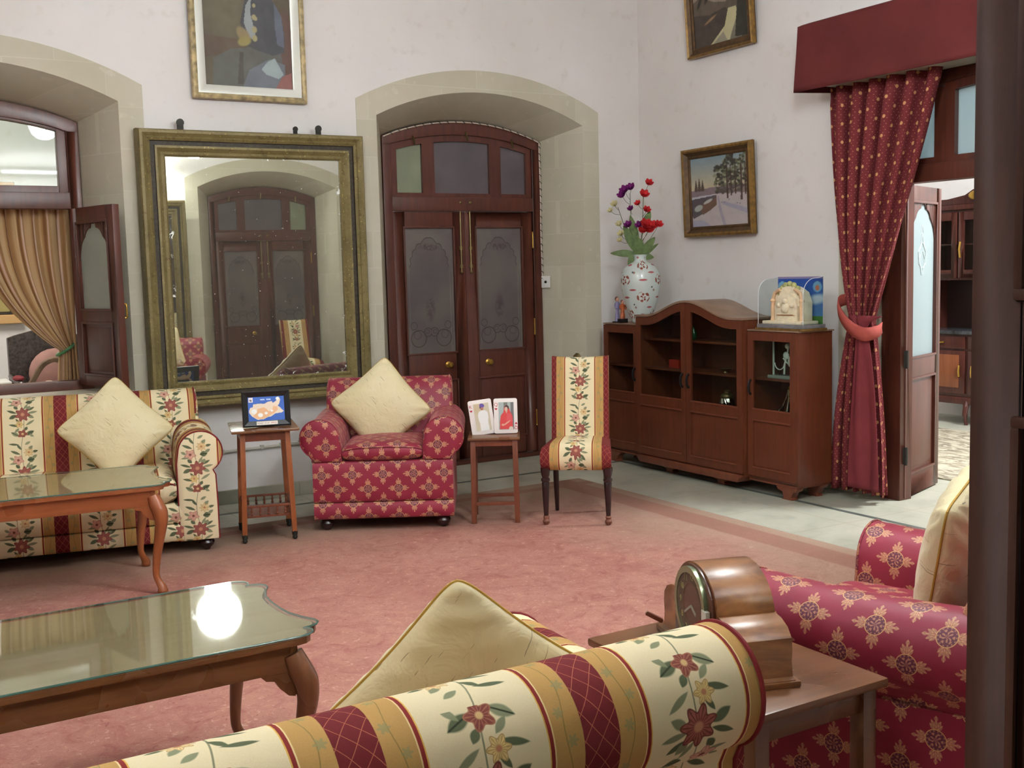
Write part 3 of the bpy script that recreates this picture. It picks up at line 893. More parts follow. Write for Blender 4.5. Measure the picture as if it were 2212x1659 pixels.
def closed_door(name, c):
    """door in the back wall frame: local origin at floor centre of the frame, facing -y"""
    root = thing(name, None, None, (c, YB + 0.355, 0), kind='structure')
    frame_mb(0, 2.684, 2.82, 0.10).build('door_frame', M['teak'], root, bevel=0.004)
    MB().box(-0.728, 0.728, -0.02, 0.10, 0.0, 0.035).build('threshold', M['teak_h'], root, bevel=0.004)
    fanlight(0, root, 0.10, 2.21, [M['fanpane_green'], M['fanpane_dark'], M['fanpane_dark']], M['teak'],
             [(-0.655, -0.32), (-0.32, 0.30), (0.30, 0.655)])
    for s in (-1, 1):
        wb, g, p = leaf_mb(0.652, 0.04, 2.095, (0.95, 1.965), (0.20, 0.71), stile=0.108)
        mats = (M['teak'], M['etched'], M['teak'])
        T = Matrix.Translation((-0.653, 0.05, 0)) if s < 0 else Matrix.Translation((0.653, 0.05, 0)) @ Matrix.Diagonal((-1, 1, 1, 1))
        lf = wb.xf(T).build('leaf', mats[0], root, bevel=0.003)
        g.xf(T).build('etched_glass', mats[1], lf); p.xf(T).build('raised_panel', mats[2], lf)
        k = MB()
        k.lathe([(0.0, 0), (0.024, 0), (0.026, 0.004), (0.012, 0.012), (0.009, 0.03), (0.02, 0.038), (0.024, 0.05), (0.016, 0.06), (0.0, 0.063)], n=16)
        k.xf(Matrix.Translation((s * 0.19, 0.0275, 0.845)) @ Matrix.Rotation(rad(90), 4, 'X'))
        k.build('knob', M['brass'], lf)
        tower_bolt(1.62, 2.17, 1.80, s * 0.045, 0.027, lf)
        hinges(s * 0.655, 0.02, (0.33, 0.95 + 0.17, 1.86), lf)
    # little catches on the fanlight
    b = MB()
    for x in (-0.46, 0.02, 0.45): b.bar((x, -0.004, arch_z(x, 0, 0.655, 2.624, 2.72) + 0.02), (x + 0.008, -0.02, arch_z(x, 0, 0.655, 2.624, 2.72) - 0.05), 0.012)
    b.build('fanlight_catch', M['old_brass'], root)
    return root
d1 = closed_door('door_1', AC2)

# doorway the camera looks through: open leaf on the right
root = thing('door_3', None, None, (AC1, YF - 0.38, 0), kind='structure')
fb = frame_mb(0, 2.684, 2.82, -0.10, w_in=0.70)
fb.box(0.62, 0.70, -0.10, 0.0, 0.0, 2.1); fb.build('door_frame', M['teak'], root, bevel=0.004)
wb, g, p = leaf_mb(0.655, 0.012, 2.095, (1.56, 1.965), (0.25, 1.385), stile=0.078, t=0.042)
T = Matrix.Translation((1.293 - AC1, -0.02, 0)) @ Matrix.Rotation(rad(90), 4, 'Z')
lf = wb.xf(T).build('leaf', M['leafwood'], root, bevel=0.005)
MB().join(g).xf(T).build('frosted_glass', M['leafpane'], lf); p.xf(T).build('raised_panel', M['leafwood'], lf)
root['label'] = 'open dark teak door leaf close to the camera on the right'

# opposite wall: same closed door, seen only in the mirror
r4 = dup(d1, (AC2, YF - 0.355, 0), PI); r4.name = 'door_4'

# window in the left arch of the back wall
w1 = thing('window_1', None, None, (AC1, YB + 0.355, 0), kind='structure')
frame_mb(0, 2.684, 2.82, 0.10, sillz=0.86).build('window_frame', M['teak'], w1, bevel=0.004)
b = MB().box(-0.655, 0.655, 0, 0.10, 0.83, 0.925); b.build('sill_rail', M['teak_h'], w1, bevel=0.006)
b = MB(); n = 20
ia = (0, 0.655, 2.624, 2.72)
b2 = MB(); x0, x1 = -0.61, 0.59
ti = [(x0 + (x1 - x0) * k / n, arch_z(x0 + (x1 - x0) * k / n, *ia) - 0.02) for k in range(n + 1)]
b2.prism([(x0, 2.25), (x1, 2.25)] + ti[::-1], 0.045, 0.052); b2.build('fanlight_pane', M['clear'], w1)
b.prism(ti + [(x, z + 0.07) for x, z in ti[::-1]], 0.02, 0.08)
b.box(x0 - 0.05, x0, 0.02, 0.08, 2.2, 2.66); b.box(x1, x1 + 0.07, 0.02, 0.08, 2.2, 2.66); b.box(x0, x1, 0.02, 0.08, 2.2, 2.255)
b.build('fanlight_sash', M['teak'], w1, bevel=0.003)
for s, ang in ((1, -74.6), (-1, 180 + 74.6)):
    wb, g, p = leaf_mb(0.62, 0.90, 2.095, (1.42, 1.99), (0.95 + 0.03, 1.32), stile=0.10, arched=True)
    T = Matrix.Translation((s * 0.655, -0.025, 0)) @ Matrix.Rotation(rad(ang), 4, 'Z')
    lf = wb.xf(T).build('leaf', M['teak'], w1, bevel=0.003)
    g.xf(T).build('frosted_glass', M['leafpane'], lf); p.xf(T).build('raised_panel', M['teak'], lf)
    if s > 0:
        h = MB()
        h.tube(smooth_path([(0.56, 0.02, 1.45), (0.565, 0.055, 1.45), (0.57, 0.06, 1.44), (0.57, 0.06, 1.37), (0.565, 0.055, 1.36), (0.56, 0.02, 1.36)], 5), 0.007, 8)
        h.xf(T); h.build('pull_handle', M['brass'], lf)
b = MB()
for z in (0.90,): b.tube([(-0.655 + .02, -0.01, 0.84), (-0.655 + .02, -0.01, 0.90)], 0.009, 8)
b.build('hinge', M['brass'], w1)

# doorway to the east room
d2 = thing('door_2', None, None, (XR + 0.02, DR, 0), rz=-PI / 2, kind='structure')   # local +x runs to -y, +y runs to the east
fr = frame_mb(0, 2.684, 2.82, 0.12, w_out=0.735, w_in=0.575, muntins=()); fr.build('door_frame', M['teak'], d2, bevel=0.004)
fanlight(0, d2, 0.12, 2.21, [M['frost_white']] * 4, M['teak'], [(-0.735, -0.30), (-0.30, 0.02), (0.02, 0.30), (0.30, 0.735)], pads=0.045) if False else None
b = MB(); g = MB()
XS = [(-0.575, -0.27), (-0.27, 0.27), (0.27, 0.575)]
for x0, x1 in XS:
    b = MB(); pd = 0.075; a2 = (0, 0.575, 2.624, 2.72)
    ti = [(x0 + pd + (x1 - x0 - 2 * pd) * k / 6, arch_z(x0 + pd + (x1 - x0 - 2 * pd) * k / 6, *a2) - 0.06) for k in range(7)]
    b.box(x0, x0 + pd, 0.02, 0.10, 2.21, ti[0][1] + 0.05); b.box(x1 - pd, x1, 0.02, 0.10, 2.21, ti[-1][1] + 0.05)
    b.box(x0 + pd, x1 - pd, 0.02, 0.10, 2.21, 2.25)
    b.prism(ti + [(x, z + 0.08) for x, z in ti[::-1]], 0.02, 0.10)
    sh = b.build('fanlight_sash', M['teak'], d2)
    g = MB().prism([(x0 + pd, 2.25), (x1 - pd, 2.25)] + ti[::-1], 0.056, 0.064); g.build('pane', M['frost_white'], sh)
wb, g, p = leaf_mb(0.655, 0.012, 2.095, (0.955, 1.985), (0.17, 0.80), stile=0.095, arched=True)
ln = Vector((0.616, 0.223)); ang = math.atan2(ln.y, ln.x)
# leaf in world: hinge at (5.99,4.985), direction (.616,.223); converted to door_2 local (x_l = DR - y_w, y_l = x_w - (XR+.02))
T = Matrix(((0, -1, 0, DR), (1, 0, 0, -(XR + 0.02)), (0, 0, 1, 0), (0, 0, 0, 1))) @ Matrix.Translation((5.985, 5.01, 0)) @ Matrix.Rotation(ang, 4, 'Z')
lf = wb.xf(T).build('leaf', M['teak'], d2, bevel=0.003)
g.xf(T).build('frosted_glass', M['frost_white'], lf); p.xf(T).build('raised_panel', M['teak'], lf)
b = MB(); gx = 0.3275
for sg in (-1, 1):
    for (x0_, z0_, x1_, z1_, w_) in ((0.0, 1.78, 0.035, 1.70, .008), (0.01, 1.72, 0.07, 1.66, .009), (0.07, 1.66, 0.06, 1.58, .009), (0.06, 1.58, 0.015, 1.55, .008), (0.02, 1.66, 0.05, 1.61, .008), (0.05, 1.61, 0.01, 1.50, .008), (0.0, 1.84, 0.025, 1.79, .006)):
        b.bar((gx + sg * x0_, -0.0052, z0_), (gx + sg * x1_, -0.0052, z1_), 0.0016, w_, (0, 1, 0))
b.xf(T); b.build('etched_ornament', plain('bright_etching', (226, 236, 238), 0.6, 0.3), lf)
b = MB()
for z in (0.30, 0.95): b.box(-0.012, 0.03, -0.03, 0.035, z - 0.055, z + 0.055); b.tube([(-0.006, -0.03, z - .06), (-0.006, -0.03, z + .06)], 0.010, 8)
b.xf(T).build('hinge', M['iron'], lf)

# ------------------------------------------------------------------ lamps (hang above the frame, light the room; the third is added fill)
for k, (loc, pw) in enumerate(LAMPS):
    t = thing('pendant_lamp', ['brass pendant lamp with white glass globe near the back wall arch', 'brass pendant lamp with white glass globe over the middle of the room', 'small unseen pendant lamp added as fill light near the doorway'][k], 'lamp', loc)
    MB().tube([(0, 0, 0.12), (0, 0, ZC - loc[2] - 0.02)], 0.008, 8).lathe([(0.06, 0), (0.055, 0.02), (0.0, 0.03)], (0, 0, ZC - loc[2] - 0.03), 16).lathe([(0.03, 0.0), (0.045, -0.03), (0.02, 0.03)], (0, 0, 0.13), 16).build('stem', M['brass'], t)
    MB().sphere((0, 0, 0), 0.25 if k == 1 else 0.17, 10).build('glass_globe', M['lampbright'] if k == 1 else M['lampwhite'], t)
    l = light('POINT', 'bulb_light', (loc[0], loc[1], loc[2] - (0.30 if k == 1 else 0.22)), pw, WARM, 0.14)

# ------------------------------------------------------------------ upholstery
def extr(prof, us, place, fn=None, uoff=0.0, closed=False):
    """profile [(a, b)] swept over parameter list us -> (P, UV) grids"""
    P = []; UV = []
    for u in us:
        row = []; ruv = []; L = 0
        for k, (a, b_) in enumerate(prof):
            if k: L += math.hypot(a - prof[k - 1][0], b_ - prof[k - 1][1])
            q = (a, b_) if fn is None else fn(u, k, a, b_)
            row.append(place(u, *q)); ruv.append((u + uoff, L))
        P.append(row); UV.append(ruv)
    return P, UV

def linsp(a, b, n): return [a + (b - a) * k / n for k in range(n + 1)]

def cap(b, outline, c, depth, place, uvf, rings=(1.0, 0.93, 0.7, 0.4), lift=(0.0, 0.65, 0.95, 1.0)):
    """softly domed end cap over a star-shaped outline"""
    R = []; U = []
    for s, l in zip(rings, lift):
        pts = [(c[0] + (p[0] - c[0]) * s, c[1] + (p[1] - c[1]) * s) for p in outline]
        R.append([place(depth * l, *p) for p in pts]); U.append([uvf(p) for p in pts])
    n = len(outline)
    b.grid(R, U, cv=True)
    b.add([place(depth, *c)] + R[-1], [[0, 1 + (k + 1) % n, 1 + k] for k in range(n)], [uvf(c)] + U[-1])

def upholstered(name, label, cat, cloth, pipe, halfw, bw, arm_c, arm_r, arm_z, arm_in, back_y, back_z, back_r, depth, seat_z, full_arm, seats, uo=0.0, group=None, legs=True, seam_z=0.44):
    """club sofa / armchair; origin at the middle of the front edge on the floor, facing -y"""
    root = thing(name, label, cat, group=group)
    z0 = 0.075
    # base box with welt seams
    b = MB()
    us = linsp(-halfw, halfw, max(6, int(halfw * 12)))
    lowz = 0.18
    for (za, zb, yf) in ((z0, lowz, 0.0), (lowz, seam_z, 0.006)):
        pr = [(depth, za), (0.03, za), (yf + 0.008, za + 0.004), (yf, za + 0.015)] + [(yf - 0.006 * math.sin(PI * k / 6), za + 0.015 + (zb - za - 0.03) * k / 6) for k in range(1, 6)] + [(yf, zb - 0.015), (yf + 0.008, zb - 0.003), (0.03, zb), (depth, zb)]
        if full_arm: w_ = arm_in + 0.02
        else: w_ = halfw
        wf = halfw if not full_arm else w_
        P, UV = extr(pr, linsp(-wf, wf, 14), lambda u, a, c: (u, a, c), uoff=uo)
        vo = za
        for r in UV:
            for k in range(len(r)): r[k] = (r[k][0], pr[k][1])
        b.grid(P, UV)
        for s in (0, -1): b.poly(P[s], [(p[1], p[2]) for p in P[s]])
    b.build('seat_base', cloth, root, angle=60)
    # arms
    for s in (-1, 1):
        b = MB()
        a0 = -58
        oz = arm_z + arm_r * math.sin(rad(a0)); ox = arm_c + arm_r * math.cos(rad(a0))
        zb = z0 if full_arm else seam_z
        pr = [(halfw, zb), (halfw, zb + 0.02), (halfw, (zb + oz) / 2), (halfw - 0.004, oz - 0.03)] + arc(arm_c, arm_z, arm_r, a0, 178, 22) + [(arm_in, arm_z - 0.06), (arm_in, zb + 0.05), (arm_in, zb)]
        ys = linsp(0.012, depth - 0.10, 10)
        def taper(u, k, a, c):
            t = (u / depth)
            return a, c if c < 0.4 else c - 0.012 * math.sin(PI * min(1, t * 1.2))
        P, UV = extr(pr, ys, lambda u, a, c: (s * a, u, c), taper, uoff=0.05)
        b.grid(P, UV)
        cx = (halfw + arm_in) / 2
        cap(b, pr, (cx, zb + (arm_z - zb) * 0.75), -0.014, lambda d, a, c: (s * a, 0.012 + d, c), lambda p: ((p[0] - cx) * 0.93, p[1]))
        b.poly([(s * p[0], ys[-1], p[1]) for p in pr], [(p[0], p[1]) for p in pr])
        am = b.build('arm', cloth, root, angle=55)
        c_ = MB(); c_.tube([(s * p[0], 0.010, p[1]) for p in pr], 0.0045, 6); c_.build('piping', pipe, am)
    # seat cushions
    n = seats
    xs0 = -arm_in + 0.004; W = 2 * arm_in - 0.008
    for k in range(n):
        xa, xb = xs0 + W * k / n + 0.003, xs0 + W * (k + 1) / n - 0.003
        th = 0.10 if seam_z > 0.4 else 0.16
        zc = seam_z + th / 2
        y0, y1 = -0.008, back_y - back_r - 0.02
        pr = [(y1, zc + th / 2), ] + [((y0 + 0.05) + (y1 - y0 - 0.05) * (1 - q / 8), zc + th / 2) for q in range(1, 8)] + [(y0 + 0.05 - 0.05 * math.sin(rad(t)), zc + th / 2 * math.cos(rad(t))) for t in linsp(0, 180, 10)] + [(y1, zc - th / 2)]
        cx, hw = (xa + xb) / 2, (xb - xa) / 2
        def crown(u, kk, a, c):
            e = abs((u - cx) / hw); sh = (1 - e ** 6) ** 0.5 if e < 1 else 0.0
            t = max(0.0, min(1.0, (a - y0) / (y1 - y0)))
            up = 0.030 * (1 - e * e) * math.sin(PI * min(1, t * 1.0 + 0.12)) if c > zc else 0.0
            return a - 0.012 * (1 - e * e) * (1 if t < 0.12 else 0), zc + (c - zc) * (0.45 + 0.55 * sh) + up
        uu = [cx + hw * math.sin(rad(t)) for t in linsp(-90, 90, 16)]
        b = MB(); P, UV = extr(pr, uu, lambda u, a, c: (u, a, c), crown, uoff=uo); b.grid(P, UV)
        for s in (0, -1): b.poly(P[s], [(p[1], p[2]) for p in P[s]])
        cu = b.build('seat_cushion', cloth, root, angle=60)
        c_ = MB(); c_.tube([(u, crown(u, 0, y0 + 0.003, zc + th * 0.30)[0], crown(u, 0, y0 + 0.003, zc + th * 0.30)[1]) for u in uu[1:-1]], 0.004, 6)
        c_.build('piping', pipe, cu)
    # back with rolled top
    sz = seam_z + 0.02
    by, bz, br = back_y, back_z, back_r
    pr = [(by - br - 0.12, sz), (by - br - 0.10, sz + 0.10), (by - br - 0.055, bz - 0.14), (by - br - 0.012, bz - 0.03)] + arc(by, bz, br, 172, -62, 26)
    ex = by + br * math.cos(rad(-62)) - 0.02
    pr += [(ex + 0.004, bz - br - 0.02), (ex, bz - br - 0.10), (ex, 0.30), (ex, z0)]
    us = linsp(-bw, bw, max(8, int(bw * 16)))
    b = MB()
    def soft(u, k, a, c):
        e = abs(u) / bw
        return a - (0.012 * (1 - e ** 4) if k < 6 else 0), c
    P, UV = extr(pr, us, lambda u, a, c: (u, a, c), soft, uoff=uo)
    b.grid(P, UV)
    roll = arc(by, bz, br, 172, -62, 26)
    ol = [P[0][k][1:] for k in range(len(pr))]
    bk = b
    for s, row in ((-1, P[0]), (1, P[-1])):
        o2 = [(p[1], p[2]) for p in row]
        cap(bk, o2, (by - 0.03, bz - 0.05), 0.022, lambda d, a, c, s=s: (s * (bw + d), a, c), lambda p: (p[0] + 0.16, p[1]))
    back = bk.build('backrest', cloth, root, angle=55)
    for s in (-1, 1):
        c_ = MB(); c_.tube([(s * (bw + 0.002), p[0], p[1]) for p in [(q[0], q[1]) for q in pr[3:-2]]], 0.0055, 6)
        c_.build('piping', pipe, back)
    # feet
    if legs:
        for fx in (-halfw + 0.07, halfw - 0.07):
            for fy in (0.075, depth - 0.10):
                f = MB().lathe([(0.018, 0.0), (0.022, 0.012), (0.040, 0.028), (0.046, 0.045), (0.040, 0.062), (0.030, 0.078)], (fx, fy, 0.001), 18)
                f.build('foot', M['darkleg'], root)
    return root

sofa = upholstered('striped_sofa', 'striped floral sofa under the window, behind the far coffee table', 'sofa', M['stripe'], M['red_piping'],
                   1.07, 1.01, 0.985, 0.125, 0.590, 0.85, 0.80, 0.775, 0.12, 0.86, 0.50, True, 3, uo=0.0, group='striped floral sofas', seam_z=0.30)
sofa.location = (1.765 - 1.07 * math.cos(rad(-11)), 6.40 - 1.07 * math.sin(rad(-11)) , 0.009); sofa.rotation_euler = (0, 0, rad(-11))
sofa2 = dup(sofa, (0.405, 2.42, 0.009), PI, 'striped floral sofa seen from behind, closest to the camera')

ac = upholstered('red_armchair', 'red medallion armchair against the back wall, between the two small tables', 'armchair', M['damask'], M['damask'],
                 0.435, 0.405, 0.385, 0.122, 0.585, 0.255, 0.76, 0.795, 0.10, 0.82, 0.50, False, 1, group='red medallion armchairs')
ac.location = (2.765, 6.28, 0.009); ac.rotation_euler = (0, 0, rad(-29.3))
ac2 = dup(ac, (2.59, 2.50, 0.009), rad(196), 'red medallion armchair at the right edge, seen from behind beside the clock table')

# throw cushions ----------------------------------------------------------
def cushion_mesh():
    n = 30; a = 0.25; root = thing('throw_cushion', 'x', 'cushion', group='cream silk throw cushions')
    b = MB()
    def pt(s, t, side):
        e = (1 - s * s) * (1 - t * t)
        th = 0.085 * (max(0, 1 - s * s) ** 0.42) * (max(0, 1 - t * t) ** 0.42) * (1 + 0.05 * math.sin(7 * s + 3 * t))
        x = a * s * (1 - 0.085 * (1 - t * t)); z = a * t * (1 - 0.085 * (1 - s * s))
        cr = 1 - 0.085 * (s * s * t * t) ** 3.0
        x *= cr; z *= cr
        wr = 0.006 * math.sin(18 * (s - t) + 3 * s) * (abs(s) ** 3 + abs(t) ** 3) * min(1, e * 12)
        return (x, side * (th + wr), z)
    ss = [math.sin(rad(q)) for q in linsp(-90, 90, n)]
    for side in (-1, 1):
        b.grid([[pt(s, t, side) for t in ss] for s in ss], [[(a * s + side, a * t) for t in ss] for s in ss])
    c = b.build('cover', M['silk'], root, angle=80, merge=2e-4)
    e = []
    for q in linsp(-1, 1, 24)[:-1]: e.append(pt(q, -1, 0))
    for q in linsp(-1, 1, 24)[:-1]: e.append(pt(1, q, 0))
    for q in linsp(1, -1, 24)[:-1]: e.append(pt(q, 1, 0))
    for q in linsp(1, -1, 24)[:-1]: e.append(pt(-1, q, 0))
    MB().tube(e, 0.0035, 6, closed=True).build('piping', M['gold_piping'], root)
    return root
cu = cushion_mesh()
def place_cushion(o, c, yaw, tilt, spin):
    """yaw about z, lean back by tilt, spun in its own plane"""
    o.rotation_mode = 'QUATERNION'
    q = Euler((0, 0, yaw)).to_quaternion() @ Euler((tilt, 0, 0)).to_quaternion() @ Euler((0, spin, 0)).to_quaternion()
    o.location = c; o.rotation_quaternion = q
cu['label'] = 'cream silk cushion standing on its corner on the red armchair by the back wall'
place_cushion(cu, (2.955, 6.70, 0.735), rad(-27), rad(-14), rad(51))
c2 = dup(cu, (0, 0, 0), 0, 'cream silk cushion leaning on the back of the far striped sofa'); place_cushion(c2, (1.31, 6.88, 0.72), rad(-11), rad(-22), rad(47))
c3 = dup(cu, (0, 0, 0), 0, 'olive cream cushion poking up behind the back of the nearest striped sofa'); place_cushion(c3, (1.07, 2.03, 0.675), rad(160), rad(-18), rad(50))
c4 = dup(cu, (0, 0, 0), 0, 'cream cushion in the red armchair at the right edge'); place_cushion(c4, (2.70, 2.06, 0.77), rad(205), rad(-12), rad(14))

# striped side chair ------------------------------------------------------
def side_chair():
    root = thing('striped_chair', 'striped floral side chair beside the dark cabinet', 'chair', group='striped floral side chairs')
    # seat: x +-0.215, y 0..0.44
    b = MB(); hw = 0.215
    zc, th = 0.42, 0.15
    pr = [(0.42, zc + th / 2)] + [(0.05 + 0.37 * (1 - q / 6), zc + th / 2) for q in range(1, 6)] + [(0.05 - 0.06 * math.sin(rad(t)), zc + th / 2 * math.cos(rad(t))) for t in linsp(0, 150, 10)] + [(0.03, zc - th / 2), (0.42, zc - th / 2)]
    def crown(u, k, a, c):
        e = abs(u / hw)
        t = max(0, min(1, a / 0.42))
        ed = (1 - e ** 8) ** 0.5 if e < 1 else 0
        return a, zc + (c - zc) * (0.75 + 0.25 * ed) + (0.03 * (1 - e ** 3) * math.sin(PI * (0.25 + 0.6 * t)) if c > zc else 0)
    uu = [hw * math.sin(rad(t)) for t in linsp(-90, 90, 18)]
    def shape(u, a, c):
        t = max(0, min(1, a / 0.42)); return (u * (1.03 - 0.13 * t), a, c)
    P, UV = extr(pr, uu, shape, crown); b.grid(P, UV)
    for s in (0, -1): b.poly(P[s], [(p[1], p[2]) for p in P[s]])
    b.uv = [None if q is None else [(a * 1.13, c * 1.13) for a, c in q] for q in b.uv]; b.build('seat', M['stripe'], root, angle=60)
    # backrest, slightly leaning
    b = MB(); hb = 0.185
    def by(z): return 0.385 + (z - 0.45) * 0.17 + 0.02 * ((z - 0.45) / 0.55) ** 2
    zs = linsp(0.44, 1.0, 14)
    front = [(by(z) - 0.028, z) for z in zs]; top = [(by(1.0) - 0.015, 1.012), (by(1.0) + 0.02, 1.012)]
    back = [(by(z) + 0.035, z) for z in zs[::-1]]
    pr = front + top + back
    uu = [hb * math.sin(rad(t)) for t in linsp(-90, 90, 16)]
    def cr(u, k, a, c):
        e = abs(u / hb); return a - (0.018 * (1 - e ** 4) if k < len(front) else 0), c + (0.01 * e * e if c > 0.9 else 0)
    P, UV = extr(pr, uu, lambda u, a, c: (u, a, c), cr); b.grid(P, UV)
    for s in (0, -1): b.poly(P[s], [(p[1] + 0.15, p[2]) for p in P[s]])
    b.uv = [None if q is None else [(a * 1.16, c * 1.16) for a, c in q] for q in b.uv]; b.build('backrest', M['stripe'], root, angle=60)
    for s in (-1, 1):
        b = MB().lathe([(0.012, -0.003), (0.021, 0.008), (0.023, 0.02), (0.016, 0.034), (0.019, 0.045), (0.015, 0.055)], n=14)
        b.xf(Matrix.Translation((s * 0.195, 0.045, 0))); f = b
        l = MB().lathe([(0.014, 0.05), (0.017, 0.10), (0.021, 0.20), (0.024, 0.262), (0.022, 0.268), (0.028, 0.276), (0.028, 0.288), (0.020, 0.295), (0.026, 0.315), (0.030, 0.34), (0.030, 0.36)], (s * 0.195, 0.045, 0), 14).build('leg', M['darkleg'], root)
        f.build('foot', M['footwood'], l)
        MB().tube([(s * 0.165, 0.37, 0.36), (s * 0.165, 0.40, 0.18), (s * 0.168, 0.455, 0.0)], [0.020, 0.018, 0.013], 8).build('leg', M['darkleg'], root)
    return root
ch = side_chair()
_a = math.atan2(5.559 - 5.814, 3.951 - 3.635)
ch.location = (3.793 - 0.045 * 0.63 + 0.02, 5.687 - 0.045 * 0.78 - 0.0, 0.013); ch.rotation_euler = (0, 0, _a)
ch2 = dup(ch, (4.62, 1.45, 0.013), rad(176), 'striped floral side chair reflected in the mirror before the opposite door')

# coffee tables -----------------------------------------------------------
def ct_outline(L, W, inset=0.0):
    """scalloped end outline; right end at x=0 extends to +0.0, centred on y"""
    h = W / 2
    half = [(-0.30, h), (-0.055, h), (-0.03, h - 0.006), (-0.012, h - 0.022), (-0.005, h - 0.045), (-0.010, h - 0.062), (-0.022, h - 0.070),
            (-0.004, h - 0.072), (0.022, h - 0.082), (0.036, h - 0.104), (0.034, h - 0.130), (0.012, h - 0.175), (-0.006, h - 0.23), (-0.012, h - 0.29)]
    r = half + [(-0.013, 0.0)] + [(x, -y) for x, y in half[::-1]]
    pts = r + [(-L - x, y) for x, y in r[::-1]]
    if inset:
        cx = -L / 2; pts = [(cx + (x - cx) * (1 - inset / (L / 2)), y * (1 - inset / h)) for x, y in pts]
    return pts
def coffee_table(mt, mh):
    root = thing('coffee_table', 'x', 'table', group='glass topped coffee tables')
    L, W = 1.28, 0.68
    MB().prism(ct_outline(L, W, 0.004), 0.536, 0.557, 'xy').build('tabletop', mh, root, bevel=0.003)
    MB().prism(ct_outline(L, W, 0.012), 0.5555, 0.5600, 'xy').build('pale_reflection_layer', M['tabletop_tan'], root)  # pale layer carries the reflected light as colour
    g = MB().prism(ct_outline(L, W), 0.5605, 0.5665, 'xy').build('glass_top', M['tableglass'], root)
    o = [(x, y, 0.5635) for x, y in ct_outline(L, W, -0.0015)]
    MB().tube(o, 0.0032, 6, closed=True).build('glass_rim', M['glassedge'], g)
    b = MB(); x1, x0, h = -0.055, -L + 0.055, W / 2 - 0.03
    for s in (-1, 1): b.box(x0, x1, s * h - (0.022 if s > 0 else 0), s * h + (0 if s > 0 else 0.022), 0.455, 0.536)
    b.box(x1 - 0.022, x1, -h, h, 0.455, 0.536); b.box(x0, x0 + 0.022, -h, h, 0.455, 0.536)
    b.build('apron', mh, root, bevel=0.003)
    for sx in (0, 1):
        for s in (-1, 1):
            cx = x1 - 0.012 if sx == 0 else x0 + 0.012; cy = s * (h - 0.012); dx = 1 if sx == 0 else -1; dy = s
            prof = [(0.505, 0.0, .030), (0.46, 0.016, .036), (0.42, 0.030, .037), (0.37, 0.032, .032), (0.29, 0.020, .026), (0.19, 0.004, .021), (0.10, -0.004, .017), (0.060, 0.006, .017), (0.034, 0.018, .022), (0.014, 0.022, .026), (0.0, 0.022, .022)]
            path = smooth_path([(cx + dx * o_ , cy + dy * o_ * 0.7, z) for z, o_, r in prof], 4)
            rr = list(np.interp(np.linspace(0, len(prof) - 1, len(path)), range(len(prof)), [r for *_, r in prof]))
            lb = MB().tube(path, rr, 12)
            # bracket shoulders
            q = [(0, 0.455), (-0.10, 0.455), (-0.085, 0.44), (-0.06, 0.435), (-0.045, 0.41), (-0.02, 0.385), (0, 0.38)]
            lb.prism([(cx + dx * a, z) for a, z in q], cy - 0.011, cy + 0.011)
            lb.prism([(cy + dy * a, z) for a, z in q], cx - 0.011, cx + 0.011, 'yz')
            lb.build('leg', mt, root, angle=50)
    return root
ct1 = coffee_table(M['orangewood'], M['orangewood_h']); ct1['label'] = 'far glass topped coffee table with orange brown cabriole legs in front of the striped sofa'
ct1.location = (1.335, 5.99, 0.012); ct1.rotation_euler = (0, 0, rad(-5))
ct2 = coffee_table(M['brownwood_v'], M['brownwood']); ct2['label'] = 'near glass topped coffee table reflecting a bright light'
ct2.location = (1.09, 3.32, 0.012); ct2.rotation_euler = (0, 0, rad(0.5))

# small tables ------------------------------------------------------------
st = thing('side_table', 'tall narrow side table with a spindle gallery shelf, holding the framed map', 'table', (2.125, 6.62, 0.009), rad(-13.8))
b = MB(); b.box(-0.20, 0.20, -0.235, 0.235, 0.672, 0.690); b.build('tabletop', M['brownwood'], st, bevel=0.008)
b = MB()
for s in (-1, 1): b.box(s * 0.135 - 0.012, s * 0.135 + 0.012, -0.16, 0.16, 0.615, 0.672); b.box(-0.135, 0.135, s * 0.165 - 0.012, s * 0.165 + 0.012, 0.615, 0.672)
b.build('apron', M['redbrown'], st, bevel=0.003)
for sx in (-1, 1):
    for sy in (-1, 1):
        l = MB().bar((sx * 0.132, sy * 0.165, 0.672), (sx * 0.148, sy * 0.185, 0.05), 0.030, 0.030, (0, 1, 0)).build('leg', M['orangewood'], st, bevel=0.003)
        c = MB().lathe([(0.016, 0.028), (0.018, 0.052), (0.014, 0.056)], (sx * 0.148, sy * 0.185, 0), 10).sphere((sx * 0.149, sy * 0.185, 0.0165), 0.0155, 6)
        c.build('caster', M['iron'], l)
sh = MB().box(-0.140, 0.140, -0.175, 0.175, 0.150, 0.163).build('shelf', M['redbrown'], st, bevel=0.002)
b = MB()
for s in (-1, 1):
    b.box(-0.14, 0.14, s * 0.175 - 0.008, s * 0.175 + 0.008, 0.212, 0.226); b.box(s * 0.14 - 0.008, s * 0.14 + 0.008, -0.175, 0.175, 0.212, 0.226)
b.build('gallery_rail', M['redbrown'], st, bevel=0.002)
for s in (-1, 1):
    for k in range(5):
        MB().lathe([(0.005, 0), (0.009, 0.008), (0.005, 0.018), (0.008, 0.028), (0.004, 0.038), (0.006, 0.049)], (-0.10 + 0.05 * k, s * 0.175, 0.163), 8).build('spindle', M['redbrown'], st)
    for k in range(5):
        MB().lathe([(0.005, 0), (0.009, 0.008), (0.005, 0.018), (0.008, 0.028), (0.004, 0.038), (0.006, 0.049)], (s * 0.14, -0.12 + 0.06 * k, 0.163), 8).build('spindle', M['redbrown'], st)

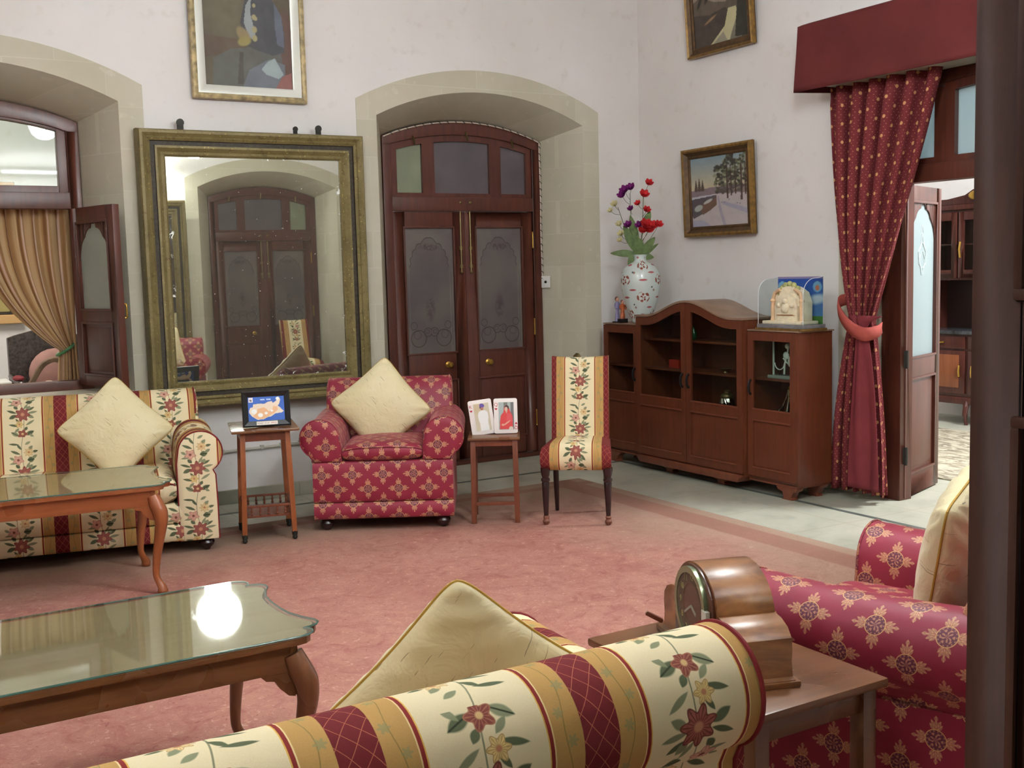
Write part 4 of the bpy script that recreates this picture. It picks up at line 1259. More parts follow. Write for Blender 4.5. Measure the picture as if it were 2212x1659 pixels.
s2 = thing('stool_table', 'small square wooden table with low stretchers under the twin playing card frame', 'table', (3.50, 6.16, 0.009), rad(-31))
MB().box(-0.165, 0.165, -0.165, 0.165, 0.533, 0.552).build('tabletop', M['brownwood'], s2, bevel=0.006)
b = MB()
for s in (-1, 1): b.box(-0.13, 0.13, s * 0.135 - 0.010, s * 0.135 + 0.010, 0.495, 0.533); b.box(s * 0.135 - 0.010, s * 0.135 + 0.010, -0.13, 0.13, 0.495, 0.533)
b.build('apron', M['redbrown'], s2, bevel=0.002)
for sx in (-1, 1):
    for sy in (-1, 1): MB().bar((sx * 0.132, sy * 0.132, 0.533), (sx * 0.138, sy * 0.138, 0.0), 0.033, 0.033, (0, 1, 0)).build('leg', M['redbrown'], s2, bevel=0.003)
for s in (-1, 1): MB().box(-0.135, 0.135, s * 0.137 - 0.009, s * 0.137 + 0.009, 0.115, 0.137).build('stretcher', M['redbrown'], s2, bevel=0.002)
MB().box(0.128, 0.146, -0.13, 0.13, 0.105, 0.127).build('stretcher', M['redbrown'], s2, bevel=0.002)

s3 = thing('end_table', 'brown wooden end table under the mantel clock in the foreground', 'table', (1.875, 2.11, 0.009), 0)
MB().box(-0.215, 0.215, -0.33, 0.33, 0.569, 0.591).build('tabletop', M['brownwood'], s3, bevel=0.007)
b = MB()
for s in (-1, 1): b.box(-0.17, 0.17, s * 0.285 - 0.010, s * 0.285 + 0.010, 0.505, 0.569); b.box(s * 0.175 - 0.010, s * 0.175 + 0.010, -0.28, 0.28, 0.505, 0.569)
b.build('apron', M['brownwood'], s3, bevel=0.002)
for sx in (-1, 1):
    for sy in (-1, 1): MB().box(sx * 0.175 - 0.022, sx * 0.175 + 0.022, sy * 0.285 - 0.022, sy * 0.285 + 0.022, 0, 0.569).build('leg', M['brownwood_v'], s3, bevel=0.003)

# ------------------------------------------------------------------ picture frames
def sweep_frame(w, h, prof, mat_fn=None):
    """mitred frame: inner opening w x h (x centred, z from 0), profile [(out, fwd)] ; facing -y"""
    b = MB(); rows = []
    for o, f in prof:
        rows.append([(-w / 2 - o, -f, -o), (w / 2 + o, -f, -o), (w / 2 + o, -f, h + o), (-w / 2 - o, -f, h + o)])
    b.grid(rows, cv=True)
    return b

# big mirror
mi = thing('wall_mirror', 'large old gilt framed mirror hanging between the two arches', 'mirror', (2.4975, YB - 0.105, 0.90), rad(-2.0))
W_, H_ = 1.225, 1.525
sweep_frame(W_, H_, [(0.0, -0.005), (0.0, 0.012), (0.012, 0.022), (0.030, 0.016), (0.055, 0.036), (0.070, 0.036)]).build('inner_moulding', M['oldgilt'], mi, angle=20)
sweep_frame(W_, H_, [(0.070, 0.036), (0.072, 0.022), (0.100, 0.022), (0.102, 0.040)]).build('dark_channel', M['oldgilt_dark'], mi, angle=20)
sweep_frame(W_, H_, [(0.102, 0.040), (0.118, 0.052), (0.130, 0.044), (0.150, 0.060), (0.168, 0.058), (0.176, 0.046), (0.182, 0.0), (0.182, -0.06), (0.0, -0.06)]).build('outer_moulding', M['oldgilt'], mi, angle=20)
g = MB(); g.add([(-W_ / 2, -0.001, 0), (W_ / 2, -0.001, 0), (W_ / 2, -0.001, H_), (-W_ / 2, -0.001, H_), (-W_ / 2, 0.004, 0), (W_ / 2, 0.004, 0), (W_ / 2, 0.004, H_), (-W_ / 2, 0.004, H_)],
                [[0, 1, 2, 3], [7, 6, 5, 4]], [(-W_ / 2, 0), (W_ / 2, 0), (W_ / 2, H_), (-W_ / 2, H_)] * 2)
g.build('mirror_glass', M['mirror'], mi, flat=True)
for x, s in ((-0.50, 1.0), (0.47, 0.9), (0.30, 0.7)):
    k = MB().lathe([(0.010 * s, 0), (0.026 * s, 0.0), (0.026 * s, 0.012), (0.010 * s, 0.012)], n=14).xf(Matrix.Translation((x, 0.0, H_ + 0.182 + 0.045 * s)) @ Matrix.Rotation(rad(90), 4, 'X'))
    k.box(x - 0.022 * s, x + 0.022 * s, -0.004, 0.004, H_ + 0.17, H_ + 0.182 + 0.04 * s); k.build('bracket', M['iron'], mi)
for x in (-0.60, 0.60): MB().lathe([(0.0, -0.055), (0.014, -0.05), (0.018, -0.03), (0.012, -0.01), (0.018, 0.0)], (x, 0.0, -0.18), 12).build('foot_stud', M['iron'], mi)

# second mirror, on the opposite wall, seen only in the first
m2 = dup(mi, (2.4975, YF + 0.105, 0.90), PI, 'matching gilt framed mirror on the opposite wall, seen in reflection')

def framed(name, label, loc, rz, w, h, prof, mats, fn, nx, ny, tilt=0.0, pm=None, group=None):
    t = thing(name, label, 'picture', loc, rz, group=group)
    t.rotation_euler = (tilt, 0, rz)
    k = 0
    for i, (pr, m) in enumerate(zip(prof, mats)):
        sweep_frame(w, h, pr).build(['frame', 'slip', 'outer_frame'][i], m, t, angle=25)
    paint_mesh('canvas', w, h, nx, ny, fn, pm or M['paint'], t, Matrix.Translation((0, -0.002, 0)))
    o = prof[-1][-1][0]
    MB().box(-w / 2 - o + 0.004, w / 2 + o - 0.004, 0.0, 0.012, -o + 0.004, h + o - 0.004).build('backing', M['gold_dark'], t)
    return t

def fn_portrait(X, Y):
    img = np.zeros(X.shape + (3,)) + np.array([84, 76, 62.])
    n1 = nz(X, Y, 1, 14); img += n1[..., None] * np.array([12, 12, 9])
    img = lay(img, blob(X, Y, .28, .62, .34, .40, 0, 1.0) * .6, (112, 106, 84))
    img = lay(img, blob(X, Y, .62, .92, .20, .30, 0, .8) * .5, (62, 50, 50))
    img = lay(img, inpoly(X, Y, [(0, .40), (.45, .38), (.5, .3), (0, .22)]) * .55, (84, 62, 54))
    img = lay(img, blob(X, Y, .93, .35, .16, .34, 0, .6) * .8, (92, 62, 58))
    # legs and lap
    img = lay(img, inpoly(X, Y, [(.08, .02), (.10, .22), (.30, .30), (.62, .34), (.88, .30), (.90, .12), (.70, .0), (.1, 0)]) * .9, (84, 88, 86))
    img = lay(img, inpoly(X, Y, [(.42, 0), (.50, .14), (.74, .24), (.92, .20), (.92, .0)]), (104, 112, 126))
    img = lay(img, inpoly(X, Y, [(.36, .02), (.40, .28), (.44, .28), (.43, .02)]) * .7, (58, 52, 50))
    # tunic
    img = lay(img, inpoly(X, Y, [(.42, .52), (.48, .70), (.56, .76), (.66, .77), (.80, .72), (.90, .60), (.93, .44), (.92, .30), (.78, .27), (.62, .30), (.46, .34)]), (64, 66, 74))
    img = lay(img, inpoly(X, Y, [(.82, .70), (.90, .60), (.92, .44), (.92, .34), (.84, .36), (.82, .5)]) * .8, (98, 108, 132))
    img = lay(img, inpoly(X, Y, [(.56, .74), (.49, .66), (.46, .52), (.52, .40), (.60, .38), (.57, .50), (.54, .60)]), (150, 162, 168))
    for cx, cy, r in ((.585, .665, .022), (.58, .57, .030), (.60, .56, .022), (.58, .47, .035), (.58, .40, .034)):
        img = lay(img, blob(X, Y, cx, cy, r, r * .9, 0, .5), (172, 162, 118))
    # clasped hands with a cane top
    img = lay(img, blob(X, Y, .45, .42, .10, .06, -.6, .5), (146, 128, 92))
    img = lay(img, blob(X, Y, .46, .37, .09, .045, .2, .5), (150, 138, 80))
    # head and turban
    img = lay(img, blob(X, Y, .60, .86, .095, .085, .3, .25), (150, 124, 100))
    img = lay(img, blob(X, Y, .585, .80, .05, .045, 0, .4), (128, 104, 86))
    img = lay(img, blob(X, Y, .67, .945, .135, .085, -.35, .25), (176, 160, 146))
    img = lay(img, blob(X, Y, .735, .895, .06, .08, 0, .4), (166, 148, 140))
    img = lay(img, blob(X, Y, .555, .87, .018, .010, 0, .5), (70, 56, 46)); img = lay(img, blob(X, Y, .545, .815, .028, .009, .2, .5), (92, 60, 52))
    # white cloth, red drape
    img = lay(img, inpoly(X, Y, [(.64, .15), (.72, .22), (.80, .25), (.90, .12), (.84, .08), (.70, .11)]), (160, 180, 186))
    img = lay(img, inpoly(X, Y, [(.80, .0), (.88, .10), (1, .14), (1, 0)]), (146, 92, 88))
    img = img * 0.74 + np.array([118, 110, 98.]) * 0.26  # grey veil painted in for reflection on the picture glass
    return img + nz(X, Y, 3, 60)[..., None] * 4 + nz(X, Y, 4, 22)[..., None] * 6

framed('portrait_painting', 'framed portrait of a seated turbaned person in a blue tunic, above the big mirror', (2.512, YB - 0.035, 2.925), 0, 0.62, 0.84,
       [[(0.0, 0.0), (0.0, 0.010), (0.012, 0.014), (0.05, 0.024), (0.058, 0.024)], [(0.058, 0.024), (0.062, 0.034), (0.078, 0.040), (0.094, 0.034), (0.098, 0.0)]],
       [M['silver'], plain('worn_pale_gilt', (170, 152, 112), 0.5, 0.4, 0.1, vary=0.35, scale=22)], fn_portrait, 130, 180)
_p = [o for o in COL.objects if o.name == 'portrait_painting'][0]
for c in _p.children:
    if c.name.startswith('slip'): c.name = 'outer_frame'
    elif c.name.startswith('frame'): c.name = 'silver_slip'

def fn_winter(X, Y):
    t = np.clip((Y - .45) / .55, 0, 1)[..., None]
    img = np.array([196, 176, 140.]) * (1 - t) + np.array([128, 146, 156.]) * t
    img = lay(img, inpoly(X, Y, [(0, .53), (.2, .55), (.45, .56), (.6, .55), (.6, .44), (0, .44)]), (128, 112, 118))
    for cx, h in ((.09, .66), (.15, .68), (.21, .65)):
        for k in range(5): img = lay(img, blob(X, Y, cx, .54 + (h - .54) * k / 4, .035 * (1.1 - k / 5), .03, 0, .5), (86, 74, 66))
    img = lay(img, inpoly(X, Y, [(0, .44), (.5, .46), (1, .46), (1, 0), (0, 0)]), (176, 166, 166))
    img = lay(img, inpoly(X, Y, [(0, .42), (.46, .44), (.45, .30), (.30, .22), (.02, .12), (0, .16)]), (86, 80, 84))
    img = lay(img, inpoly(X, Y, [(0, .43), (.42, .455), (.42, .44), (0, .405)]), (176, 178, 188))
    img = lay(img, inpoly(X, Y, [(.12, .30), (.36, .36), (.46, .42), (.46, .30), (.34, .23), (.2, .17)]), (110, 84, 72))
    img = lay(img, blob(X, Y, .12, .27, .09, .05, .3, .4), (160, 164, 160)); img = lay(img, blob(X, Y, .3, .36, .10, .025, .35, .4), (172, 172, 168))
    img = lay(img, inpoly(X, Y, [(.56, 0), (.5, .2), (.47, .42), (.5, .42), (.55, .2), (.62, 0)]) * .8, (148, 142, 156))
    img = lay(img, inpoly(X, Y, [(.55, .35), (1, .22), (1, .14), (.56, .30)]) * .7, (146, 146, 166))
    img = lay(img, inpoly(X, Y, [(.0, .0), (.0, .10), (.2, .09), (.35, .0)]) * .6, (140, 146, 170))
    rs = np.random.RandomState(5)
    for k in range(300):
        x = rs.uniform(.44, 1.0); y = rs.uniform(.46, 1.0)
        if x < .44 + (1 - y) * 0.0 + max(0, .12 * (y - .8) * 5) + (0.10 if y > .86 else 0): continue
        img = lay(img, blob(X, Y, x, y, rs.uniform(.02, .05), rs.uniform(.012, .03), rs.uniform(-.8, .2), .6) * .85, [(70, 72, 54), (92, 96, 70), (54, 50, 44), (132, 134, 112), (60, 54, 50)][rs.randint(5)])
    img = lay(img, inpoly(X, Y, [(.5, .56), (1, .56), (1, .44), (.5, .46)]) * .6, (92, 78, 84))
    for x, w, y0 in ((.655, .014, .38), (.72, .010, .41), (.80, .010, .43), (.90, .016, .34), (.97, .010, .41)):
        img = lay(img, inpoly(X, Y, [(x - w, y0), (x + w * 1.4, y0), (x + w, .85), (x - w * .7, .85)]) * .9, (72, 54, 48))
    for cx, cy in ((.55, .33), (.60, .33), (.68, .36), (.82, .30), (.87, .29)): img = lay(img, blob(X, Y, cx, cy, .015, .006, .2, .5), (90, 88, 92))
    return img + nz(X, Y, 8, 70)[..., None] * 5
framed('winter_landscape_painting', 'gilt framed winter landscape with snowy road and pines on the right wall', (XR - 0.035, 6.70, 1.915), -PI / 2, 0.645, 0.535,
       [[(0.0, 0.0), (0.0, 0.008), (0.010, 0.014), (0.024, 0.010), (0.05, 0.034)], [(0.05, 0.034), (0.064, 0.040), (0.078, 0.034), (0.082, 0.0)]], [M['gold_dark'], M['gold']], fn_winter, 130, 110, tilt=rad(2.5))

def fn_valley(X, Y):
    t = Y[..., None]
    img = np.array([110, 104, 92.]) * (1 - t) + np.array([172, 164, 142.]) * t
    img = lay(img, inpoly(X, Y, [(0, .62), (.2, .78), (.35, .70), (.5, .60), (.68, .74), (.85, .66), (1, .8), (1, .3), (0, .3)]) * .85, (130, 118, 106))
    img = lay(img, inpoly(X, Y, [(0, .56), (.15, .6), (.4, .50), (.62, .46), (1, .66), (1, .2), (0, .2)]) * .9, (86, 76, 66))
    img = lay(img, inpoly(X, Y, [(0, .40), (.3, .36), (.6, .40), (.75, .30), (.55, 0), (0, 0)]) * .9, (64, 56, 50))
    img = lay(img, inpoly(X, Y, [(.30, .0), (.58, .18), (.66, .38), (.80, .38), (.84, .30), (.70, .08), (.66, 0)]) * .95, (182, 176, 138))
    img = lay(img, inpoly(X, Y, [(.35, .0), (.55, .12), (.62, .0)]) * .7, (124, 120, 112))
    img = lay(img, inpoly(X, Y, [(.84, .5), (1, .56), (1, .0), (.76, .02)]) * .95, (48, 46, 38))
    for cx, cy, a in ((.14, .56, 1.0), (.30, .60, .9)): img = lay(img, blob(X, Y, cx, cy, .14, .035, a, .7), (52, 48, 42))
    img = lay(img, blob(X, Y, .32, .30, .15, .02, .35, .6), (134, 106, 78))
    return img + nz(X, Y, 9, 40)[..., None] * 7
framed('valley_landscape_painting', 'gilt framed dark mountain valley painting high on the right wall, cut by the top edge', (XR - 0.04, 6.665, 3.305), -PI / 2, 0.60, 0.62,
       [[(0.0, 0.0), (0.0, 0.008), (0.012, 0.016), (0.030, 0.012), (0.05, 0.030)], [(0.05, 0.030), (0.060, 0.040), (0.070, 0.034), (0.074, 0.0)]], [M['gold_dark'], M['gold']], fn_valley, 110, 110, tilt=rad(4))

# ------------------------------------------------------------------ display cabinet on the right wall
# local frame: +x runs towards the camera (-y world), front faces the room (-x world); local y = 0 at the front plane
cb = thing('display_cabinet', 'long red brown display cabinet with arched glazed centre doors and two lower side cupboards', 'cabinet', (5.345, 6.475, 0.0), -PI / 2)
# x_local = -(y_world - 6.475)
D = 0.37
def carcass(b, x0, x1, z0, zt, y0, y1, t=0.02, top=True):
    b.box(x0, x0 + t, y0, y1, z0, zt); b.box(x1 - t, x1, y0, y1, z0, zt); b.box(x0 + t, x1 - t, y1 - t, y1, z0, zt); b.box(x0 + t, x1 - t, y0, y1 - t, z0, z0 + t)
b = MB()
carcass(b, -0.615, 0.615, 0.10, 1.225, 0.022, D); carcass(b, 0.62, 1.10, 0.10, 1.143, 0.052, D); carcass(b, -1.10, -0.62, 0.10, 1.143, 0.052, D)
for x0, x1 in ((-0.595, 0.595), (0.64, 1.08), (-1.08, -0.64)): b.box(x0, x1, 0.06, D - 0.02, 0.52, 0.535)
b.build('body', M['cabwood'], cb, bevel=0.002)
def camel(x): return 1.232 + 0.118 * (0.5 + 0.5 * math.cos(PI * min(1, abs(x) / 0.50))) + (0.0)
xs = linsp(-0.622, 0.622, 40)
b = MB()
pt = [(x, camel(x)) for x in xs]; pb = [(x, camel(x) - 0.016) for x in xs]
b.prism(pt + pb[::-1], -0.006, D + 0.004); b.build('centre_top', M['cabwood_top'], cb, bevel=0.002, angle=40)
b = MB(); inn = [(x, camel(x) - 0.016) for x in xs]
b.prism([(-0.595, 1.20)] + [p for p in inn if abs(p[0]) <= 0.60] + [(0.595, 1.20)], D - 0.03, D - 0.012); b.build('centre_back', M['cabwood'], cb)
for s in (-1, 1): MB().box(s * 0.622, s * 1.115, 0.040, D + 0.004, 1.143, 1.153).build('side_top', M['cabwood_top'], cb, bevel=0.002)
for z in (0.80, 1.03): MB().box(-0.595, 0.595, 0.07, D - 0.02, z, z + 0.016).build('shelf', M['cabwood'], cb, bevel=0.001)
for s in (-1, 1): MB().box(s * 0.64, s * 1.08, 0.08, D - 0.02, 0.80, 0.816).build('shelf', M['cabwood'], cb, bevel=0.001)
# doors
def glazed_door(x0, x1, z0, ztop_fn, y0, gz0, parent, st=0.055, hside=1, arched=True):
    b = MB(); t = 0.02
    zt0, zt1 = ztop_fn(x0), ztop_fn(x1)
    b.prism([(x0, z0), (x0 + st, z0), (x0 + st, ztop_fn(x0 + st)), (x0, zt0)], y0, y0 + t)
    b.prism([(x1 - st, z0), (x1, z0), (x1, zt1), (x1 - st, ztop_fn(x1 - st))], y0, y0 + t)
    b.box(x0 + st, x1 - st, y0, y0 + t, z0, z0 + 0.06); b.box(x0 + st, x1 - st, y0, y0 + t, gz0 - 0.075, gz0)
    n = 12; xx = linsp(x0 + st, x1 - st, n); h = 0.062
    for a, c in zip(xx[:-1], xx[1:]): b.prism([(a, ztop_fn(a) - h), (c, ztop_fn(c) - h), (c, ztop_fn(c)), (a, ztop_fn(a))], y0, y0 + t)
    d = b.build('door', M['cabwood'], parent)
    MB().box(x0 + st, x1 - st, y0 + 0.008, y0 + 0.014, z0 + 0.05, gz0 - 0.06).build('lower_panel', M['cabwood'], d)
    g = MB().prism([(x0 + st, gz0 - .002), (x1 - st, gz0 - .002)] + [(a, ztop_fn(a) - h + .002) for a in xx[::-1]], y0 + 0.008, y0 + 0.012); g.build('glass_pane', M['cabglass'], d)
    for zz in (gz0, gz0 - 0.078, z0 + 0.062): MB().box(x0 + st - 0.008, x1 - st + 0.008, y0 - 0.005, y0 + 0.002, zz - 0.006, zz + 0.006).build('moulding', M['redbrown'], d, bevel=0.002)
    hx = x1 - st / 2 - 0.006 if hside > 0 else x0 + st / 2 + 0.006
    MB().tube(smooth_path([(hx, y0, 0.80), (hx, y0 - 0.018, 0.785), (hx, y0 - 0.024, 0.75), (hx, y0 - 0.018, 0.715), (hx, y0, 0.70)], 4), 0.0075, 8, flat=1.3).build('handle', M['black'], d)
    return d
cf = lambda x: camel(x) - 0.018
glazed_door(-0.612, -0.002, 0.125, cf, 0.0, 0.60, cb, hside=1); glazed_door(0.002, 0.612, 0.125, cf, 0.0, 0.60, cb, hside=-1)
fl = lambda x: 1.140
glazed_door(0.635, 1.098, 0.125, fl, 0.032, 0.60, cb, hside=-1); glazed_door(-1.098, -0.635, 0.125, fl, 0.032, 0.60, cb, hside=1)
# plinth and feet
b = MB(); b.prism([(-0.60, 0.118), (-0.60, 0.10), (-0.57, 0.062), (0.57, 0.062), (0.60, 0.10), (0.60, 0.118)], -0.018, D - 0.02); b.build('plinth', M['redbrown'], cb, bevel=0.006)
for s in (-1, 1): MB().box(s * 0.63, s * 1.09, 0.05, D - 0.01, 0.085, 0.10).build('bottom_rail', M['redbrown'], cb, bevel=0.003)
for x in (-1.0, -0.3, 0.3, 1.0):
    for y in (0.10 if abs(x) < .5 else 0.075, D - 0.06):
        h_ = 0.062 if abs(x) < 0.5 else 0.085
        MB().prism([(x - 0.10, h_), (x - 0.085, h_ - 0.022), (x - 0.04, h_ - 0.034), (x - 0.03, 0.012), (x - 0.05, 0.0), (x + 0.05, 0.0), (x + 0.04, 0.02), (x + 0.06, h_ - 0.03), (x + 0.085, h_ - 0.02), (x + 0.10, h_)], y - 0.03, y + 0.03).build('foot', M['redbrown'], cb, bevel=0.003)

def cabw(x, y, z): return (5.345 + y, 6.475 - x, z)
# things inside the cabinet
t = MB().box(-0.06, 0.06, -0.04, 0.04, 0, 0.065).build('small_box', plain('red_lacquer', (150, 44, 34), 0.5, 0.3), None, bevel=0.003)
tag(t, 'small red box on the middle shelf of the cabinet, left glazed door', 'box'); t.location = cabw(-0.29, 0.16, 0.817); t.rotation_euler = (0, 0, -PI / 2)
t = MB().lathe([(0.02, 0), (0.015, 0.012), (0.035, 0.02), (0.05, 0.030), (0.047, 0.031), (0.03, 0.024)], n=20).build('brass_dish', M['old_brass'], None)
tag(t, 'small footed brass dish on the cabinet shelf behind the right glazed door', 'dish'); t.location = cabw(0.27, 0.15, 0.817)
jr = thing('ginger_jar', 'silver lidded jar with spiral ribs at the bottom of the cabinet', 'jar', cabw(0.30, 0.14, 0.536))
b = MB(); P = []
for k in range(15):
    z = 0.10 * k / 14; r0 = 0.030 + 0.026 * math.sin(PI * (0.12 + 0.70 * k / 14))
    P.append([((r0 + 0.0035 * math.cos(9 * a + z * 60)) * math.cos(a), (r0 + 0.0035 * math.cos(9 * a + z * 60)) * math.sin(a), z) for a in [2 * PI * i / 54 for i in range(54)]])
b.grid(P, cv=True); b.poly(P[0][::-1]); b.build('ribbed_body', M['chrome'], jr, angle=70)
MB().lathe([(0.048, 0.098), (0.050, 0.108), (0.040, 0.125), (0.022, 0.132), (0.018, 0.138), (0.024, 0.148), (0.012, 0.156), (0.0, 0.158)], n=20).build('lid', M['old_brass'], jr)
t = MB().lathe([(0.018, 0), (0.022, 0.01), (0.022, 0.06), (0.010, 0.08), (0.010, 0.10), (0.0, 0.102)], n=14).build('glass_bottle', plain('green_glass', (30, 110, 60), 0.1, 0.6, **{'Transmission_Weight': 0.5}), None)
tag(t, 'little green bottle on the top shelf of the cabinet', 'bottle'); t.location = cabw(-0.07, 0.14, 1.047)
def crystal_plaque():
    r = thing('glass_plaque', 'engraved clear glass plaque on the upper shelf of the right side cupboard', 'ornament', cabw(0.89, 0.14, 0.817), -PI / 2)
    MB().box(-0.11, 0.11, -0.006, 0.006, 0.022, 0.27).build('plaque', M['acrylic'], r, bevel=0.002)
    MB().box(-0.13, 0.13, -0.04, 0.04, 0.0, 0.022).build('base', plain('grey_crystal_base', (130, 140, 135), 0.2, 0.6), r, bevel=0.003)
    mt = plain('white_engraving', (190, 200, 195), 0.5, 0.4)
    b = MB(); b.tube([(x, -0.008, z) for x, z in arc(-0.045, 0.105, 0.045, 180, 350, 12)], 0.004, 6)
    b.tube([(0.0, -0.008, 0.03), (0.005, -0.008, 0.10), (0.03, -0.008, 0.17), (0.04, -0.008, 0.22)], 0.007, 6)
    b.sphere((0.035, -0.010, 0.225), 0.02, 5); b.sphere((0.02, -0.010, 0.16), 0.028, 5, 1, .4); b.sphere((0.06, -0.010, 0.12), 0.026, 5, 1, .4, 1.5)
    b.tube([(-0.01, -0.008, 0.14), (0.04, -0.008, 0.10), (0.08, -0.008, 0.16)], 0.005, 6); b.build('engraved_figure', mt, r)
    e = MB()
    for x in (-0.11, 0.11): e.box(x - 0.002, x + 0.002, -0.007, 0.007, 0.022, 0.27)
    e.build('bright_edge', plain('bright_glass_edge', (215, 225, 220), 0.2, 0.6), r)
crystal_plaque()
r = thing('silver_ornament', 'polished silver long necked ornament pair in the lower right side cupboard', 'ornament', cabw(0.88, 0.13, 0.536), -PI / 2)
for x, tl in ((-0.02, 0.55), (0.045, 0.12)):
    b = MB(); pth = smooth_path([(x - 0.02, 0, 0.03), (x, 0, 0.055), (x + 0.03 * tl * 2, 0, 0.11), (x + 0.055 * tl * 2, 0, 0.17), (x + 0.07 * tl * 2, 0, 0.21)], 5)
    b.tube(pth, list(np.interp(np.linspace(0, 1, len(pth)), [0, .15, .35, .6, 1], [0.010, 0.024, 0.014, 0.007, 0.010])), 10); b.lathe([(0.028, 0), (0.024, 0.006), (0.012, 0.015), (0.012, 0.03)], (x - 0.01, 0, 0), 14)
    b.build('silver_body', M['chrome'], r)
b = MB()
for k in range(6): b.tube([(0.06, 0, 0.12 + 0.02 * k), (0.09, -0.01, 0.14 + 0.02 * k)], 0.008, 6)
b.build('gilt_leafwork', M['brass'], r)

# vase with artificial flowers, figurines on the left side cupboard
def mk_vase():
    m = Mat('painted_porcelain', 0.12, 0.6); u, v = m.uv()
    uu = u * 0.98   # circumference in metres
    c = m.mix(0.0, (206, 216, 212), (206, 216, 212))
    RB, RD = (142, 78, 66), (166, 52, 58)
    for oy, ox in ((0.05, 0.0), (0.19, 0.16), (0.33, 0.0), (0.45, 0.16)):
        x = (uu + ox).mod(0.3267) - 0.1633; y = v - oy - 0.02
        r = ((x * x) + (y * 1.25) * (y * 1.25)).sqrt(); th = y.atan2(x)
        q = (r * 150 + th * 2).sin() * 0.6 + (th * 5 - r * 70).cos() * 0.5
        mk = r.below(0.058, 0.004) * q.step(0.22, 0.12)
        c = m.mix(mk, c, RB)
        c = m.mix(r.below(0.058, 0.004) * q.step(-0.1, 0.15) * (1 - mk) * 0.35, c, (190, 140, 120))
        for dx, dy, l, w, col in ((.1633, .0, .040, .010, RD), (.09, .060, .036, .009, RD), (-.09, .058, .012, .012, (150, 110, 100)), (.09, -.058, .009, .009, (40, 46, 50))):
            x2 = (uu + ox + dx).mod(0.3267) - 0.1633
            mk, yy, f = m.leaf(x2, y, 0, dy, 0, l, w, 0.3)
            c = m.mix(mk * 0.9, c, col)
    m.color(c); return m.m
va = thing('porcelain_vase', 'tall white porcelain vase painted with red brown beasts on the cabinet left cupboard', 'vase', (5.555, 7.29, 1.153))
prof = [(0.060, 0.0), (0.075, 0.012), (0.095, 0.06), (0.130, 0.16), (0.156, 0.27), (0.163, 0.34), (0.155, 0.405), (0.125, 0.455), (0.085, 0.485), (0.055, 0.500), (0.050, 0.525), (0.056, 0.545), (0.062, 0.552), (0.056, 0.552), (0.044, 0.53), (0.040, 0.50)]
pp = smooth_path([(r_, 0, z) for r_, z in prof], 3)
MB().lathe([(p.x, p.z) for p in pp], n=48, cap=True, uvs=True).build('body', mk_vase(), va, angle=60)
GRN = [plain('leaf_green', (92, 112, 66), 0.55, 0.3, vary=0.2, scale=30), plain('stem_green', (84, 92, 60), 0.6, 0.2)]
def petal_flower(b, c, d, n, L, w, cup):
    c = Vector(c); d = Vector(d).normalized(); s = d.cross(Vector((0.3, 0.2, 1))).normalized(); t = d.cross(s)
    for k in range(n):
        a = 2 * PI * k / n; o = s * math.cos(a) + t * math.sin(a); e = d.cross(o)
        P = []
        for i in range(5):
            q = i / 4; ww = w * math.sin(PI * (0.12 + 0.80 * q)) ; p = c + o * (L * q * (1 - cup * .4)) + d * (L * cup * q * q + 0.003)
            P.append([p - e * ww, p + d * 0.002 - o * 0.0, p + e * ww])
        b.grid(P)
def long_leaf(b, base, tip, w, sag=0.03):
    a = Vector(base); z = Vector(tip); d = z - a; s = d.cross(Vector((-0.6, -0.8, 0.1))).normalized(); s = d.cross(s.cross(d)).normalized() if False else s
    P = []
    n = 9
    for i in range(n + 1):
        q = i / n; p = a + d * q + Vector((0, 0, -sag * q * q)); ww = w * math.sin(PI * min(1, 0.06 + 0.92 * q)) ** 0.8
        P.append([p - s * ww, p + Vector((-0.004, -0.004, 0.0)), p + s * ww])
    b.grid(P)
VC = (5.555, 7.29, 1.153 + 0.50)
# image right is roughly (+.8, -.6); helper: lateral l, up z, toward camera c
def vp(l, z, c=0.0): return (l * 0.79 - c * 0.61, -l * 0.61 - c * 0.79, z)
def spray(label, colr, stem, blooms, leaves):
    t = thing('artificial_flower_spray', label, 'flower', VC, group=None)
    pm = plain('petal_cloth', colr, 0.7, 0.2, vary=0.15, scale=40)
    MB().tube(smooth_path([vp(*p) for p in stem], 6), 0.0028, 6).build('stem', GRN[1], t)
    for (l, z, c, r_, from_) in blooms:
        b = MB(); d = Vector(vp(0.3 * (1 if l > 0 else -1), 0.6, 0.7)); r_ *= 1.35; petal_flower(b, vp(l, z, c), d, 6, r_, r_ * 0.46, 0.5); petal_flower(b, vp(l, z, c + .004), d, 5, r_ * 0.6, r_ * 0.34, 0.9)
        o = b.build('bloom', pm, t, merge=0)
        MB().tube(smooth_path([vp(*from_), vp((from_[0] + l) / 2, (from_[1] + z) / 2 - 0.01, c), vp(l, z, c)], 4), 0.0018, 5).build('bloom_stalk', GRN[1], t)
    for (l0, z0, l1, z1, w) in leaves:
        b = MB(); long_leaf(b, vp(l0, z0), vp(l1, z1, 0.03), w * 1.35); b.build('leaf', GRN[0], t, merge=0)
